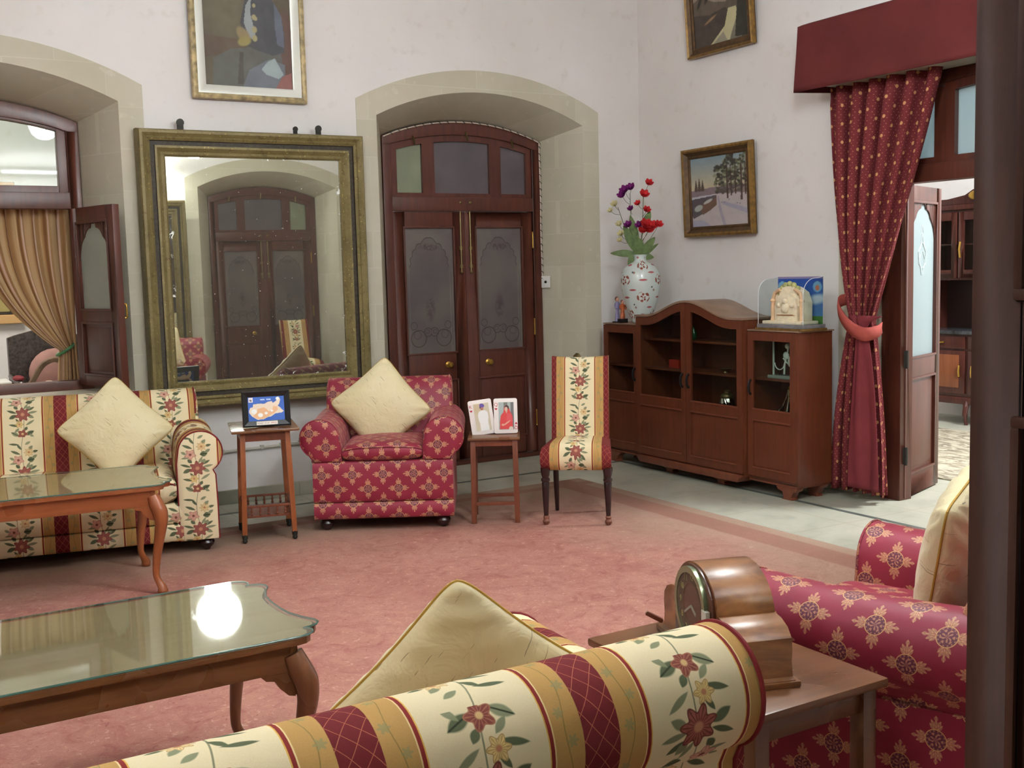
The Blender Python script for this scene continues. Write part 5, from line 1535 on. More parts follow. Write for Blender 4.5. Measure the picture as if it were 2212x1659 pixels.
spray('artificial spray of bright red lilies in the vase', (192, 40, 44), [(0.0, -0.30), (0.008, 0.05), (0.02, 0.25), (0.032, 0.53)],
      [(0.035, 0.53, .02, .040, (0.03, .50)), (0.075, 0.62, .01, .034, (0.035, .54)), (-0.012, 0.46, .02, .026, (0.025, .42)), (0.055, 0.405, .03, .032, (0.02, .36)),
       (0.045, 0.285, .05, .048, (0.012, .2)), (0.090, 0.275, .04, .046, (0.012, .16)), (0.015, 0.24, .06, .034, (0.008, .15)), (0.065, 0.245, .06, .042, (0.01, .15)), (0.150, 0.285, .03, .034, (0.02, .10))],
      [(0.01, 0.04, 0.12, 0.22, .024), (0.01, 0.02, 0.15, 0.17, .012), (0.03, .25, .085, .43, .022)])
spray('artificial spray of purple blooms in the vase', (112, 28, 100), [(-0.004, -0.30), (-0.01, 0.04), (-0.04, 0.2), (-0.07, 0.36), (-0.075, 0.55)],
      [(-0.14, 0.53, .0, .036, (-.08, .46)), (-0.115, 0.57, .01, .040, (-.078, .50)), (-0.065, 0.59, .0, .036, (-.075, .55)), (-0.07, 0.42, .01, .026, (-.06, .38)), (0.0, 0.285, .04, .034, (-.03, .2)), (-0.09, 0.29, .03, .034, (-.05, .2))],
      [(-0.02, 0.08, -0.075, 0.40, .026), (-0.02, 0.06, -0.13, 0.32, .030), (-0.01, 0.05, -0.24, 0.10, .022)])
spray('artificial spray of small cream blossoms at the left of the vase', (206, 196, 150), [(-0.006, -0.30), (-0.03, 0.05), (-0.09, 0.16), (-0.13, 0.30), (-0.175, 0.44)],
      [(-0.20, 0.46, .0, .030, (-.17, .42)), (-0.235, 0.41, .0, .024, (-.16, .38)), (-0.165, 0.30, .0, .028, (-.13, .26)), (-0.15, 0.22, .02, .030, (-.11, .18)), (-0.16, 0.17, .02, .024, (-.1, .15))],
      [(-0.03, 0.08, -0.10, 0.0, .022), (0.0, 0.03, -0.01, 0.22, .03), (0.0, 0.03, .11, .06, .022)])

def figurine(label, pos, robe, skin, h, base):
    t = thing('figurine', label, 'figurine', pos)
    MB().box(-0.035, 0.035, -0.025, 0.025, 0, base).build('base', M['black'], t, bevel=0.002)
    b = MB().lathe([(0.024, base), (0.022, base + h * .2), (0.016, base + h * .45), (0.022, base + h * .62), (0.024, base + h * .74), (0.012, base + h * .82), (0.0, base + h * .84)], n=16, sy=0.7)
    b.tube([(-0.022, 0, base + h * .74), (-0.032, -0.01, base + h * .60), (-0.015, -0.022, base + h * .55)], 0.007, 8); b.tube([(0.022, 0, base + h * .74), (0.030, -0.01, base + h * .58), (0.012, -0.022, base + h * .52)], 0.007, 8)
    b.build('robe', robe, t)
    MB().sphere((0, -0.002, base + h * .90), h * 0.075, 7, 1, 1, 1.25).build('head', skin, t)
    MB().sphere((0, 0.006, base + h * .93), h * 0.082, 7, 1, 1, 1.2).build('hair', plain('hair_brown', (90, 50, 36), 0.6), t)
skin = plain('figurine_skin', (200, 150, 126), 0.5)
figurine('small lavender robed figurine left of the vase', (5.47, 7.50, 1.153), plain('lavender_glaze', (140, 132, 170), 0.35, 0.5), skin, 0.20, 0.010)
figurine('small orange and green figurine on a black block close to the vase', (5.45, 7.40, 1.153), plain('orange_glaze', (178, 92, 50), 0.4, 0.5, vary=0.3, scale=30), skin, 0.15, 0.035)

# marble shrine model in an acrylic case, on the right side cupboard
sn = thing('shrine_model', 'small carved cream shrine in a clear acrylic case before a blue picture card', 'model', (5.53, 5.565, 1.153), -PI / 2)
MB().box(-0.225, 0.225, -0.13, 0.10, 0.0, 0.014).build('gilt_base', M['gold'], sn, bevel=0.002)
MB().box(-0.215, 0.215, -0.12, 0.095, 0.014, 0.04).build('plinth', plain('grey_marbled_plinth', (120, 118, 122), 0.3, 0.5, vary=0.2, scale=20), sn, bevel=0.002)
cream = plain('carved_cream_resin', (228, 216, 188), 0.55, 0.35, vary=0.08, scale=25)
peach = plain('peach_tinted_resin', (220, 184, 146), 0.55, 0.35, vary=0.1, scale=25)
MB().box(-0.185, 0.185, -0.10, 0.06, 0.04, 0.062).build('step', cream, sn, bevel=0.006)
def archpoly(w, h0, h1, n=10): return [(-w, 0.0)] + [(-w, h0)] + [(-w * math.cos(PI * k / n) * (1 - 0.06 * (k % 2)), h0 + (h1 - h0) * math.sin(PI * k / n)) for k in range(1, n)] + [(w, h0), (w, 0.0)]
up = lambda P_, z: [(x, y + z) for x, y in P_]
MB().prism(up(archpoly(0.150, 0.13, 0.235), 0.062), -0.035, 0.04).build('back_arch', cream, sn, bevel=0.004)
MB().prism(up(archpoly(0.105, 0.10, 0.185), 0.062), -0.06, -0.034).build('inner_arch', cream, sn, bevel=0.004)
b = MB()
for s in (-1, 1):
    b.lathe([(0.020, 0), (0.014, 0.02), (0.016, 0.08), (0.013, 0.12), (0.020, 0.135), (0.012, 0.15)], (s * 0.135, -0.045, 0.062), 10)
    b.tube([(s * 0.135, -0.045, 0.21), (s * 0.12, -0.045, 0.25), (s * 0.07, -0.045, 0.275)], 0.012, 8)
b.build('side_column', peach, sn)
b = MB()
for k in range(7): b.sphere((0.10 * math.cos(PI * (0.12 + 0.76 * k / 6)), -0.02, 0.205 + 0.105 * math.sin(PI * (0.12 + 0.76 * k / 6))), 0.022, 6, 1, .8, 1)
b.build('flower_crest', plain('pale_green_gold_crest', (176, 176, 116), 0.5, 0.4, vary=0.2, scale=40), sn)
b = MB(); b.box(-0.07, 0.07, -0.075, -0.06, 0.105, 0.112); b.box(-0.05, 0.05, -0.085, -0.06, 0.062, 0.085)
b.sphere((0, -0.065, 0.15), 0.035, 7, 1, .5, 1.1); b.sphere((0, -0.07, 0.195), 0.020, 6); b.sphere((-0.06, -0.064, 0.17), 0.018, 5); b.sphere((0.065, -0.064, 0.17), 0.018, 5)
b.build('carved_relief', cream, sn)
MB().box(-0.085, 0.085, -0.062, -0.0595, 0.098, 0.101).build('orange_line', plain('orange_enamel', (204, 120, 60), 0.5), sn)
def fn_card(X, Y):
    t = Y[..., None]; img = np.array([96, 150, 190.]) * (1 - t) + np.array([36, 70, 150.]) * t
    img = lay(img, blob(X, Y, .85, .55, .3, .12, .2, .8), (190, 205, 215)); img = lay(img, blob(X, Y, .2, .5, .3, .1, 0, .8), (170, 195, 215))
    img = lay(img, (Y < .22).astype(float), (84, 130, 60)); img = lay(img, (Y > .95).astype(float) * .7, (180, 150, 170))
    for cx in (.10, .88): img = lay(img, blob(X, Y, cx, .80, .10, .11, 0, .15), (120, 170, 200)); img = lay(img, blob(X, Y, cx, .78, .05, .06, 0, .3), (196, 120, 90)); 
    return img
paint_mesh('picture_card', 0.42, 0.345, 70, 60, fn_card, M['photo'], sn, Matrix.Translation((0, 0.075, 0.014)))
MB().box(-0.21, 0.21, 0.0765, 0.080, 0.014, 0.359).build('card_backing', M['white'], sn)
for s in (-1, 1):
    q = [(0.075, 0.014), (0.075, 0.36), (0.03, 0.352)] + [(y, z) for y, z in arc(0.0, 0.245, 0.11, 80, 180, 10, 0.105)][2:] + [(-0.11, 0.014)]
    pnl = MB().prism(q, s * 0.212 - 0.0015, s * 0.212 + 0.0015, 'yz').build('acrylic_side', M['acrylic'], sn)
    MB().tube([(s * 0.212, y, z) for y, z in q[1:]], 0.0022, 5).build('bright_edge', plain('acrylic_edge', (225, 230, 235), 0.15, 0.7), pnl)

# ------------------------------------------------------------------ frames on the two little tables
mf = thing('map_frame', 'small black frame with a blue and orange map print on the tall side table', 'picture', (0, 0, 0), 0)
w, h = 0.215, 0.145
sweep_frame(w, h, [(0, 0), (0.0, 0.004), (0.028, 0.016), (0.034, 0.012), (0.036, -0.012), (0.0, -0.012)]).build('frame', M['black'], mf, angle=20)
def fn_map(X, Y):
    img = np.zeros(X.shape + (3,)) + np.array([62, 104, 190.])
    land = inpoly(X, Y, [(.02, .42), (.06, .56), (.13, .58), (.15, .70), (.32, .72), (.46, .70), (.55, .78), (.66, .80), (.69, .72), (.78, .80), (.80, .96), (.86, .97), (.90, .85), (.86, .66), (.82, .60), (.88, .52), (.98, .36), (.92, .30), (.75, .28), (.62, .16), (.52, .14), (.42, .06), (.25, .05), (.10, .20), (.03, .34)])
    img = lay(img, land, (240, 222, 200))
    img = lay(img, inpoly(X, Y, [(.26, .5), (.42, .56), (.50, .50), (.56, .38), (.66, .42), (.70, .60), (.80, .56), (.82, .44), (.72, .30), (.56, .18), (.42, .08), (.26, .07), (.12, .2), (.2, .3)]) * land, (234, 186, 142))
    for cx, cy, r in ((.165, .40, .085), (.33, .24, .075), (.49, .31, .048), (.65, .40, .038), (.82, .90, .05)): img = lay(img, blob(X, Y, cx, cy, r, r * 1.25, 0, .25), (250, 250, 246))
    img = lay(img, inpoly(X, Y, [(.02, .78), (.14, .78), (.14, .98), (.02, .98)]), (232, 226, 224)); img = lay(img, blob(X, Y, .08, .86, .035, .05, .5, .5), (110, 100, 110))
    for x in (.36, .39, .42, .45, .53, .56, .59, .62): img = lay(img, blob(X, Y, x, .88, .016, .035, .3, .5), (214, 226, 236))
    return img
paint_mesh('map_print', w, h, 110, 76, fn_map, M['photo'], mf, Matrix.Translation((0, -0.002, 0)))
def fn_strip(X, Y):
    img = np.zeros(X.shape + (3,)) + np.array([236, 228, 218.])
    for k in range(16):
        if k in (5, 10): continue
        img = lay(img, blob(X, Y, .08 + k * .055, .5 + .05 * math.sin(k * 2.1), .018, .22, 0, .4) * .7, (150, 120, 110) if k < 10 else (190, 90, 80))
    return img
paint_mesh('caption_strip', 0.125, 0.022, 60, 12, fn_strip, M['photo'], mf, Matrix.Translation((0.0, -0.0175, -0.026)))
MB().box(-0.05, 0.05, -0.0005, 0.004, 0, 0.13).xf(Matrix.Translation((0, 0.085, -0.036)) @ Matrix.Rotation(rad(24), 4, 'X')).build('easel_back', M['black'], mf)
mf.location = (2.115, 6.50, 0.009 + 0.690 + 0.040); mf.rotation_euler = (rad(-9), 0, rad(-14))

pc = thing('card_photo_frame', 'white twin playing card photo frame, king and queen of hearts, on the small stool table', 'photo frame', (3.495, 6.145, 0.009 + 0.556), rad(-29))
def rrect(w, h, r, n=5):
    o = []
    for cx, cy, a in ((w / 2 - r, r, -90), (w / 2 - r, h - r, 0), (-w / 2 + r, h - r, 90), (-w / 2 + r, r, 180)):
        o += [(cx + r * math.cos(rad(a + 90 * k / n)), cy + r * math.sin(rad(a + 90 * k / n))) for k in range(n + 1)]
    return o
def text_mesh(body, size, mat, parent, name='letter', T=None):
    c = bpy.data.curves.new(name, 'FONT'); c.body = body; c.size = size; c.extrude = 0.0004; c.align_x = 'CENTER'
    tmp = bpy.data.objects.new('tmp', c); COL.objects.link(tmp)
    dg = bpy.context.evaluated_depsgraph_get(); me = bpy.data.meshes.new_from_object(tmp.evaluated_get(dg))
    bpy.data.objects.remove(tmp); me.materials.clear(); me.materials.append(mat)
    me.transform(Matrix.Rotation(rad(90), 4, 'X'))
    if T is not None: me.transform(T)
    o = bpy.data.objects.new(name, me); COL.objects.link(o); o.parent = parent; return o
def heart(s):
    return [(s * 0.5 * (16 * math.sin(t) ** 3) / 16, s * 0.5 * (13 * math.cos(t) - 5 * math.cos(2 * t) - 2 * math.cos(3 * t) - math.cos(4 * t)) / 16) for t in [2 * PI * k / 24 for k in range(24)]]
def fn_king(X, Y):
    img = np.zeros(X.shape + (3,)) + np.array([206, 194, 170.])
    img = lay(img, blob(X, Y, .2, .9, .5, .3, 0, 1) * .5, (190, 160, 120))
    img = lay(img, inpoly(X, Y, [(.28, 0), (.30, .25), (.24, .40), (.22, .58), (.30, .70), (.50, .75), (.74, .73), (.88, .66), (.90, .48), (.84, .35), (.86, 0)]), (236, 236, 234))
    img = lay(img, blob(X, Y, .54, .83, .12, .085, 0, .2), (188, 130, 100)); img = lay(img, blob(X, Y, .56, .92, .17, .075, -.1, .2), (92, 68, 150)); img = lay(img, blob(X, Y, .44, .86, .05, .05, 0, .4), (70, 50, 90))
    img = lay(img, blob(X, Y, .54, .79, .06, .014, 0, .4), (120, 60, 50))
    return img
def fn_queen(X, Y):
    img = np.zeros(X.shape + (3,)) + np.array([166, 178, 176.])
    img = lay(img, inpoly(X, Y, [(.35, .5), (.35, 1), (.6, 1), (.6, .5)]), (120, 120, 112)); img = lay(img, inpoly(X, Y, [(.8, 0), (.8, 1), (1, 1), (1, 0)]), (112, 112, 112))
    img = lay(img, inpoly(X, Y, [(.06, .02), (.08, .30), (.14, .52), (.32, .64), (.36, .82), (.50, .90), (.66, .86), (.76, .66), (.90, .50), (.92, .02)]), (208, 66, 66))
    img = lay(img, inpoly(X, Y, [(.5, .3), (.55, .6), (.8, .6), (.9, .3)]) * .5, (214, 100, 110))
    img = lay(img, blob(X, Y, .54, .80, .15, .095, 0, .2), (66, 50, 48)); img = lay(img, blob(X, Y, .50, .75, .11, .085, 0, .2), (214, 176, 158)); img = lay(img, inpoly(X, Y, [(.44, .68), (.52, .58), (.60, .68)]), (206, 160, 140))
    img = lay(img, blob(X, Y, .5, .23, .30, .035, .35, .3), (214, 160, 138)); img = lay(img, blob(X, Y, .26, .18, .10, .045, 0, .3), (214, 160, 138)); img = lay(img, blob(X, Y, .8, .03, .15, .09, 0, .2), (222, 206, 190))
    return img
redink = plain('red_ink', (186, 40, 54), 0.5); cardwhite = plain('white_card_frame', (236, 228, 224), 0.45, 0.4)
for k, (ox, tilt_, fn, letter) in enumerate(((-0.078, -7.0, fn_king, 'K'), (0.074, 0.0, fn_queen, 'Q'))):
    T = Matrix.Translation((ox, -0.0115 * k, 0.001)) @ Matrix.Rotation(rad(-9), 4, 'X') @ Matrix.Rotation(rad(tilt_), 4, 'Y')
    if k == 0: T = T @ Matrix.Translation((0.010, 0, -0.006))
    w, h = 0.152, 0.225
    cd = MB().prism(rrect(w, h, 0.013), 0.0, 0.010).xf(T).build('card', cardwhite, pc, bevel=0.0015)
    paint_mesh('photograph', 0.098, 0.176, 60, 100, fn, M['photo'], cd, T @ Matrix.Translation((0.006 if k == 0 else 0.004, -0.0012, 0.024)))
    text_mesh(letter, 0.030, redink, cd, T=T @ Matrix.Translation((-0.061, -0.001, 0.176)))
    MB().prism(heart(0.017), -0.0014, -0.0004).xf(T @ Matrix.Translation((-0.061, 0, 0.158))).build('heart', redink, cd)
    if k == 1:
        text_mesh(letter, 0.030, redink, cd, T=T @ Matrix.Translation((0.066, -0.001, 0.045)) @ Matrix.Rotation(PI, 4, 'Y'))
        MB().prism(heart(0.017), -0.0014, -0.0004).xf(T @ Matrix.Translation((0.066, 0, 0.063)) @ Matrix.Rotation(PI, 4, 'Y')).build('heart', redink, cd)
MB().box(-0.05, 0.05, 0.0, 0.004, 0, 0.12).xf(Matrix.Translation((0, 0.095, 0.0)) @ Matrix.Rotation(rad(24), 4, 'X')).build('easel_back', M['black'], pc)

# ------------------------------------------------------------------ mantel clock
ck = thing('mantel_clock', 'walnut tambour mantel clock with a round glazed dial on the end table', 'clock', (1.875, 1.86, 0.009 + 0.592), rad(72))
# local +x: length direction (18 deg east of +y), local -y: the back; dial faces +y (left in the picture)
Lc, Dc = 0.50, 0.165
def cprof(s):
    base = [(0.0, 0.0), (0.0, 0.016), (0.014, 0.020), (0.020, 0.055), (0.016, 0.085), (0.020, 0.112), (0.040, 0.133), (0.075, 0.146), (0.118, 0.150)]
    hump = arc(Lc / 2, 0.135, 0.142, 173, 7, 22, 0.114)
    return base + [(0.118, 0.1505)] + hump[0:] + [(Lc - x, z) for x, z in base[::-1]]
prf = cprof(0)
case = MB().prism(prf, 0.012, Dc - 0.004)
wal = Mat('walnut_veneer', 0.32, 0.45); wal.obj(); _n1 = wal.noise(wal.scaled(wal.os, (5, 3, 14)), 1.0, 4, 0.6, 1.0); _n2 = wal.noise(wal.os, 9, 3)
wal.color(wal.mix((_n1 * 0.75 + _n2 * 0.25).step(0.5, 0.16), (100, 60, 34), (148, 100, 60)))
case.build('case', wal, ck, angle=32, bevel=0.0015)
MB().box(-0.006, Lc + 0.006, 0.0, Dc + 0.012, 0.0, 0.014).build('base_moulding', wal, ck, bevel=0.003)
MB().prism([(x, z) for x, z in arc(Lc / 2, 0.135, 0.128, 180, 0, 22, 0.110)] + [(Lc / 2 + 0.128, 0.03), (Lc / 2 - 0.128, 0.03)], Dc - 0.004, Dc + 0.004).build('front_panel', plain('dark_walnut_front', (84, 46, 34), 0.3, 0.5, vary=0.1), ck, bevel=0.001)
def ringm(r0, r1, y0, y1, n=40):
    return MB().lathe([(r0, 0), (r1, 0), (r1, y1 - y0), (r0, y1 - y0), (r0, 0)], n=n, cap=False).xf(Matrix.Translation((Lc / 2, y0, 0.138)) @ Matrix.Rotation(rad(-90), 4, 'X'))
dial = ringm(0.001, 0.092, Dc + 0.004, Dc + 0.006).build('dial', plain('brown_dial', (112, 66, 52), 0.4, 0.4), ck)
ringm(0.060, 0.090, Dc + 0.006, Dc + 0.008).build('chapter_ring', plain('dark_chapter_ring', (66, 60, 36), 0.35, 0.5, 0.3), dial)
ringm(0.086, 0.102, Dc + 0.004, Dc + 0.016).build('bezel', plain('green_silver_bezel', (138, 150, 118), 0.25, 0.6, 0.7), ck)
ringm(0.058, 0.061, Dc + 0.006, Dc + 0.009).build('inner_ring', M['old_brass'], dial)
num = plain('yellow_numerals', (206, 200, 120), 0.5)
for k in range(12):
    a = rad(90 - 30 * (k + 1)); x = Lc / 2 - 0.075 * math.cos(a); z = 0.138 + 0.075 * math.sin(a)
    text_mesh(str(k + 1), 0.024, num, dial, 'numeral', T=Matrix.Translation((x, Dc + 0.0085, z - 0.008)) @ Matrix.Rotation(PI, 4, 'Z'))
b = MB()
for a, l, w_ in ((-58, 0.052, 0.006), (62, 0.035, 0.009)):
    a = rad(a); b.bar((Lc / 2, Dc + 0.010, 0.138), (Lc / 2 - l * math.sin(a), Dc + 0.010, 0.138 - l * math.cos(a)), w_, 0.0015, (0, 1, 0))
b.build('hand', M['silver'], dial)
ringm(0.0005, 0.090, Dc + 0.013, Dc + 0.0145).build('dial_glass', M['clear'], ck)
MB().bar((Lc - 0.03, Dc + 0.006, 0.03), (Lc - 0.02, Dc + 0.05, 0.055), 0.014, 0.012).build('winding_lever', M['redbrown'], ck, bevel=0.003)
MB().box(Lc / 2 - 0.115, Lc / 2 - 0.085, Dc + 0.006, Dc + 0.018, 0.115, 0.155).build('catch_plate', M['silver'], ck, bevel=0.002)

# ------------------------------------------------------------------ curtains, pelmet
def curtain(top, bot, tie_s, tie, zt, zb, n_pl, amp, uv_w, samples=(120, 60), xdir='y', span=None):
    """pleated sheet from top=(a0,a1) through tie=(a0,a1,z) to bot=(a0,a1)"""
    def mk(x_c, part_rng=(0, 1)):
        nu, nv = samples; P = []; UV = []
        for j in range(nv + 1):
            s = j / nv; z = zt + (zb - zt) * s
            st = (zt - tie[2]) / (zt - zb)
            if s < st:
                q = (s / st); e = q ** 1.5
                a0 = top[0] + (tie[0] - top[0]) * (q ** 2.6); a1 = top[1] + (tie[1] - top[1]) * (q ** 1.15)
                am = amp * (1 - 0.55 * q)
            else:
                q = (s - st) / (1 - st); e = math.sin(q * PI / 2) ** 0.9
                a0 = tie[0] + (bot[0] - tie[0]) * e; a1 = tie[1] + (bot[1] - tie[1]) * e
                am = amp * (0.45 + 0.35 * q)
            row = []; ruv = []
            for i in range(nu + 1):
                t = part_rng[0] + (part_rng[1] - part_rng[0]) * i / nu
                a = a0 + (a1 - a0) * t + 0.25 * am * math.sin(2 * PI * n_pl * t * 2 + 1) * (0.4 if s < .05 else 1)
                d = x_c + am * math.sin(2 * PI * n_pl * t + 0.6 * math.sin(3 * t + 2 * s)) + 0.01 * math.sin(5 * s + 7 * t)
                row.append((d, a, z) if xdir == 'y' else (a, d, z)); ruv.append((uv_w * t, z))
            P.append(row); UV.append(ruv)
        return P, UV
    return mk
# right doorway curtain, hung from y=5.42 to 4.55, tied back at the jamb
cr = thing('red_curtain', 'spotted maroon curtain gathered by a tieback at the left side of the right doorway', 'curtain')
mk = curtain((5.475, 4.575), (5.455, 4.96), None, (5.29, 5.09, 1.22), 2.80, 0.05, 6, 0.062, 1.25)
P, UV = mk(5.80); bC = MB(); bC.grid(P, UV); o = bC.build('cloth', M['curtain'], cr, angle=80)
sm = o.modifiers.new('thickness', 'SOLIDIFY'); sm.thickness = 0.003
P, UV = curtain((5.20, 4.93), (5.20, 4.93), None, (5.14, 5.06, 1.20), 1.25, 0.10, 2, 0.012, 0.4, (30, 30))(5.685); b = MB(); b.grid(P, UV); o = b.build('lining', M['lining'], cr, angle=80)
sm = o.modifiers.new('thickness', 'SOLIDIFY'); sm.thickness = 0.003
pts = smooth_path([(5.87, 5.315, 1.355), (5.73, 5.315, 1.345), (5.665, 5.28, 1.30), (5.640, 5.21, 1.225), (5.635, 5.13, 1.165), (5.645, 5.055, 1.135), (5.675, 5.010, 1.135), (5.735, 4.995, 1.150), (5.80, 5.02, 1.17)], 6)
b = MB(); b.grid([[tuple(p + Vector((0, 0, -0.035 - 0.012 * math.sin(PI * k / (len(pts) - 1))))), tuple(p + Vector((-0.006, 0, 0.0))), tuple(p + Vector((0, 0, 0.035 + 0.012 * math.sin(PI * k / (len(pts) - 1)))))] for k, p in enumerate(pts)])
o = b.build('tieback', M['tieband'], cr, angle=80); sm = o.modifiers.new('thickness', 'SOLIDIFY'); sm.thickness = 0.008
cr2 = thing('red_curtain', 'far half of the maroon doorway curtain, just a strip beside the foreground door leaf', 'curtain')
P, UV = curtain((4.30, 3.43), (3.46, 3.05), None, (3.40, 3.20, 1.22), 2.80, 0.05, 7, 0.034, 1.35)(5.74)
# the far half is tied to the other jamb, so its near edge slants away
b = MB(); b.grid(P, UV); o = b.build('cloth', M['curtain'], cr2, angle=80); sm = o.modifiers.new('thickness', 'SOLIDIFY'); sm.thickness = 0.003

pl = thing('curtain_pelmet', 'plain maroon cloth covered pelmet above the right doorway', 'pelmet')
b = MB(); y0, y1 = 5.555, 2.95; n = 40
P = []; 
for k in range(n + 1):
    y = y0 + (y1 - y0) * k / n
    row = []
    for j in range(13):
        q = j / 12; z = 2.745 + 0.425 * q
        x = 5.585 + 0.012 * math.sin(3.1 * y + 2 * q) * math.sin(PI * q) + 0.006 * math.sin(9 * y + 5 * q) - 0.012 * (1 - q)
        row.append((x, y + (0.03 * (1 - q) * (1 if k == 0 else 0)), z))
    row += [(5.62, y, 3.185), (5.90, y, 3.19)]
    P.append(row)
b.grid(P); end = [(p[0], p[1], p[2]) for p in P[0]]
b.poly(end + [(5.90, y0, 2.76)]); b.poly([(p[0], p[1], p[2]) for p in P[-1]] + [(5.90, y1, 2.76)])
o = b.build('cloth_cover', M['pelmet'], pl, angle=60)
sm = o.modifiers.new('thickness', 'SOLIDIFY'); sm.thickness = 0.006; sm.offset = 1
MB().box(5.60, 5.905, 2.97, 5.42, 2.77, 2.80).build('board', plain('pelmet_board', (150, 146, 130), 0.7), pl)
MB().tube([(5.74, 3.05, 2.83), (5.74, 5.50, 2.83)], 0.012, 10).build('curtain_rod', M['iron'], pl)

# tan curtain behind the left window
tc = thing('tan_curtain', 'tan striped curtain tied with green ribbon behind the left window', 'curtain')
def tan_sheet():
    m = Mat('tan_stripes', 0.6, 0.4); u, v = m.uv()
    w_ = (u * 1.0).mod(0.17)
    c = m.mix((w_ - 0.05).abs().below(0.03, 0.02), (160, 124, 82), (190, 160, 120))
    c = m.mix((w_ - 0.11).abs().below(0.012, 0.01), c, (122, 82, 46)); c = m.mix((w_ - 0.14).abs().below(0.010, 0.006), c, (204, 176, 160))
    m.color(c); return m.m
P, UV = curtain((0.72, 1.36), (1.17, 1.36), None, (1.235, 1.345, 1.13), 2.14, 0.05, 6, 0.030, 1.3, xdir='x')(8.30)
b = MB(); b.grid(P, UV); o = b.build('cloth', tan_sheet(), tc, angle=80); sm = o.modifiers.new('thickness', 'SOLIDIFY'); sm.thickness = 0.003
MB().tube([(0.0, 8.31, 2.145), (1.40, 8.31, 2.145)], 0.010, 8).build('curtain_rod', M['iron'], tc)
b = MB(); b.tube([(1.275 + 0.055 * math.cos(a), 8.30 + 0.045 * math.sin(a), 1.13 + 0.035 * math.cos(a)) for a in [2 * PI * k / 20 for k in range(20)]], 0.010, 8, closed=True, flat=1.4)
b.build('ribbon', plain('green_ribbon', (60, 120, 70), 0.35, 0.5, vary=0.3, scale=60), tc)

# ------------------------------------------------------------------ room seen through the left window
def fn_scroll(X, Y):
    img = np.zeros(X.shape + (3,)) + np.array([160, 146, 92.]); img += nz(X, Y, 12, 25)[..., None] * np.array([20, 18, 14])
    for k in range(24):
        rs = np.random.RandomState(k); img = lay(img, blob(X, Y, rs.uniform(0, 1), rs.uniform(0, 1), .08, .03, rs.uniform(-1, 1), 1) * .5, (128, 104, 66))
    return img
t = thing('large_framed_picture', 'large olive picture in pale wood frame on the far wall beyond the left window', 'picture', (0.55, 11.56, 1.34))
sweep_frame(1.5, 1.1, [(0, 0), (0, 0.01), (0.03, 0.012)]).build('dark_slip', M['oldgilt_dark'], t, angle=20)
sweep_frame(1.5, 1.1, [(0.03, 0.012), (0.04, 0.03), (0.11, 0.035), (0.12, -0.02)]).build('frame', plain('pale_oak_frame', (196, 156, 104), 0.5), t, angle=20)
paint_mesh('canvas', 1.5, 1.1, 90, 66, fn_scroll, M['paint'], t, Matrix.Translation((0, -0.004, 0)))
t = thing('carved_chair', 'carved dark wood chair with red seat in the room behind the left window', 'chair', (1.52, 10.6, 0), rad(8))
cw = plain('carved_ebonised_wood', (52, 46, 44), 0.3, 0.6, vary=0.9, scale=45)
b = MB(); b.prism([(-0.31, 0.42), (-0.31, 1.12), (-0.25, 1.14), (0, 1.20), (0.25, 1.14), (0.31, 1.12), (0.31, 0.42)], 0.24, 0.29); b.build('backrest', cw, t, bevel=0.008)
MB().box(-0.33, 0.33, -0.26, 0.30, 0.36, 0.44).build('seat_frame', cw, t, bevel=0.008)
for sx in (-1, 1):
    for y in (-0.22, 0.25): MB().lathe([(0.02, 0), (0.03, 0.03), (0.022, 0.12), (0.032, 0.24), (0.03, 0.36)], (sx * 0.28, y, 0), 12).build('leg', cw, t)
    a = MB().tube(smooth_path([(sx * 0.30, 0.25, 0.78), (sx * 0.33, 0.05, 0.76), (sx * 0.34, -0.18, 0.75), (sx * 0.33, -0.22, 0.70), (sx * 0.30, -0.20, 0.45)], 5), 0.024, 8).build('armrest', cw, t)
    MB().sphere((sx * 0.335, -0.12, 0.785), 0.05, 7, 0.9, 1.8, 0.55).build('arm_pad', plain('dark_red_pad', (122, 44, 50), 0.7), a)
MB().box(-0.29, 0.29, -0.24, 0.24, 0.44, 0.56).build('seat_pad', plain('red_seat_cloth', (156, 54, 64), 0.75, 0.2), t, bevel=0.03, seg=4)
t = thing('round_cushion', 'dusty pink cushion with cream flower shapes on the carved chair', 'cushion', (1.55, 10.72, 0.575), rad(8))
MB().sphere((0, 0, 0.22), 0.22, 12, 1.05, 0.42, 1.0).build('cover', plain('dusty_pink_cloth', (156, 118, 108), 0.8, vary=0.08), t)
b = MB()
for x, z, r_ in ((-.08, .13, .05), (-.02, .09, .045), (.05, .12, .05), (.11, .08, .04), (0.0, .17, .035), (.14, .15, .035), (-.13, .08, .035)): b.sphere((x, -0.078, z), r_, 6, 1.2, 0.3, 0.6)
b.build('applique_flower', plain('cream_applique', (214, 196, 176), 0.8), t)
t = thing('white_topped_table', 'small dark table with white top at the far left behind the window', 'table', (0.90, 10.7, 0))
MB().box(-0.26, 0.26, -0.2, 0.2, 0.735, 0.755).build('top', M['white'], t, bevel=0.008)
MB().box(-0.21, 0.21, -0.16, 0.16, 0.69, 0.735).build('marble_edge', plain('grey_marble', (176, 172, 166), 0.4), t, bevel=0.004)
b = MB().lathe([(0.14, 0), (0.10, 0.05), (0.05, 0.12), (0.07, 0.4), (0.05, 0.6), (0.12, 0.69)], n=16); b.build('pedestal', M['teak'], t)
t = MB().tube(smooth_path([(0.95, 9.1, 0.55), (1.05, 9.1, 0.70), (1.15, 9.08, 0.87), (1.22, 9.06, 0.98), (1.30, 9.05, 1.02), (1.36, 9.05, 1.0)], 6), [0.022] * 31, 10).build('curved_branch', plain('grey_brown_branch', (116, 94, 74), 0.7, vary=0.2, scale=20), None)
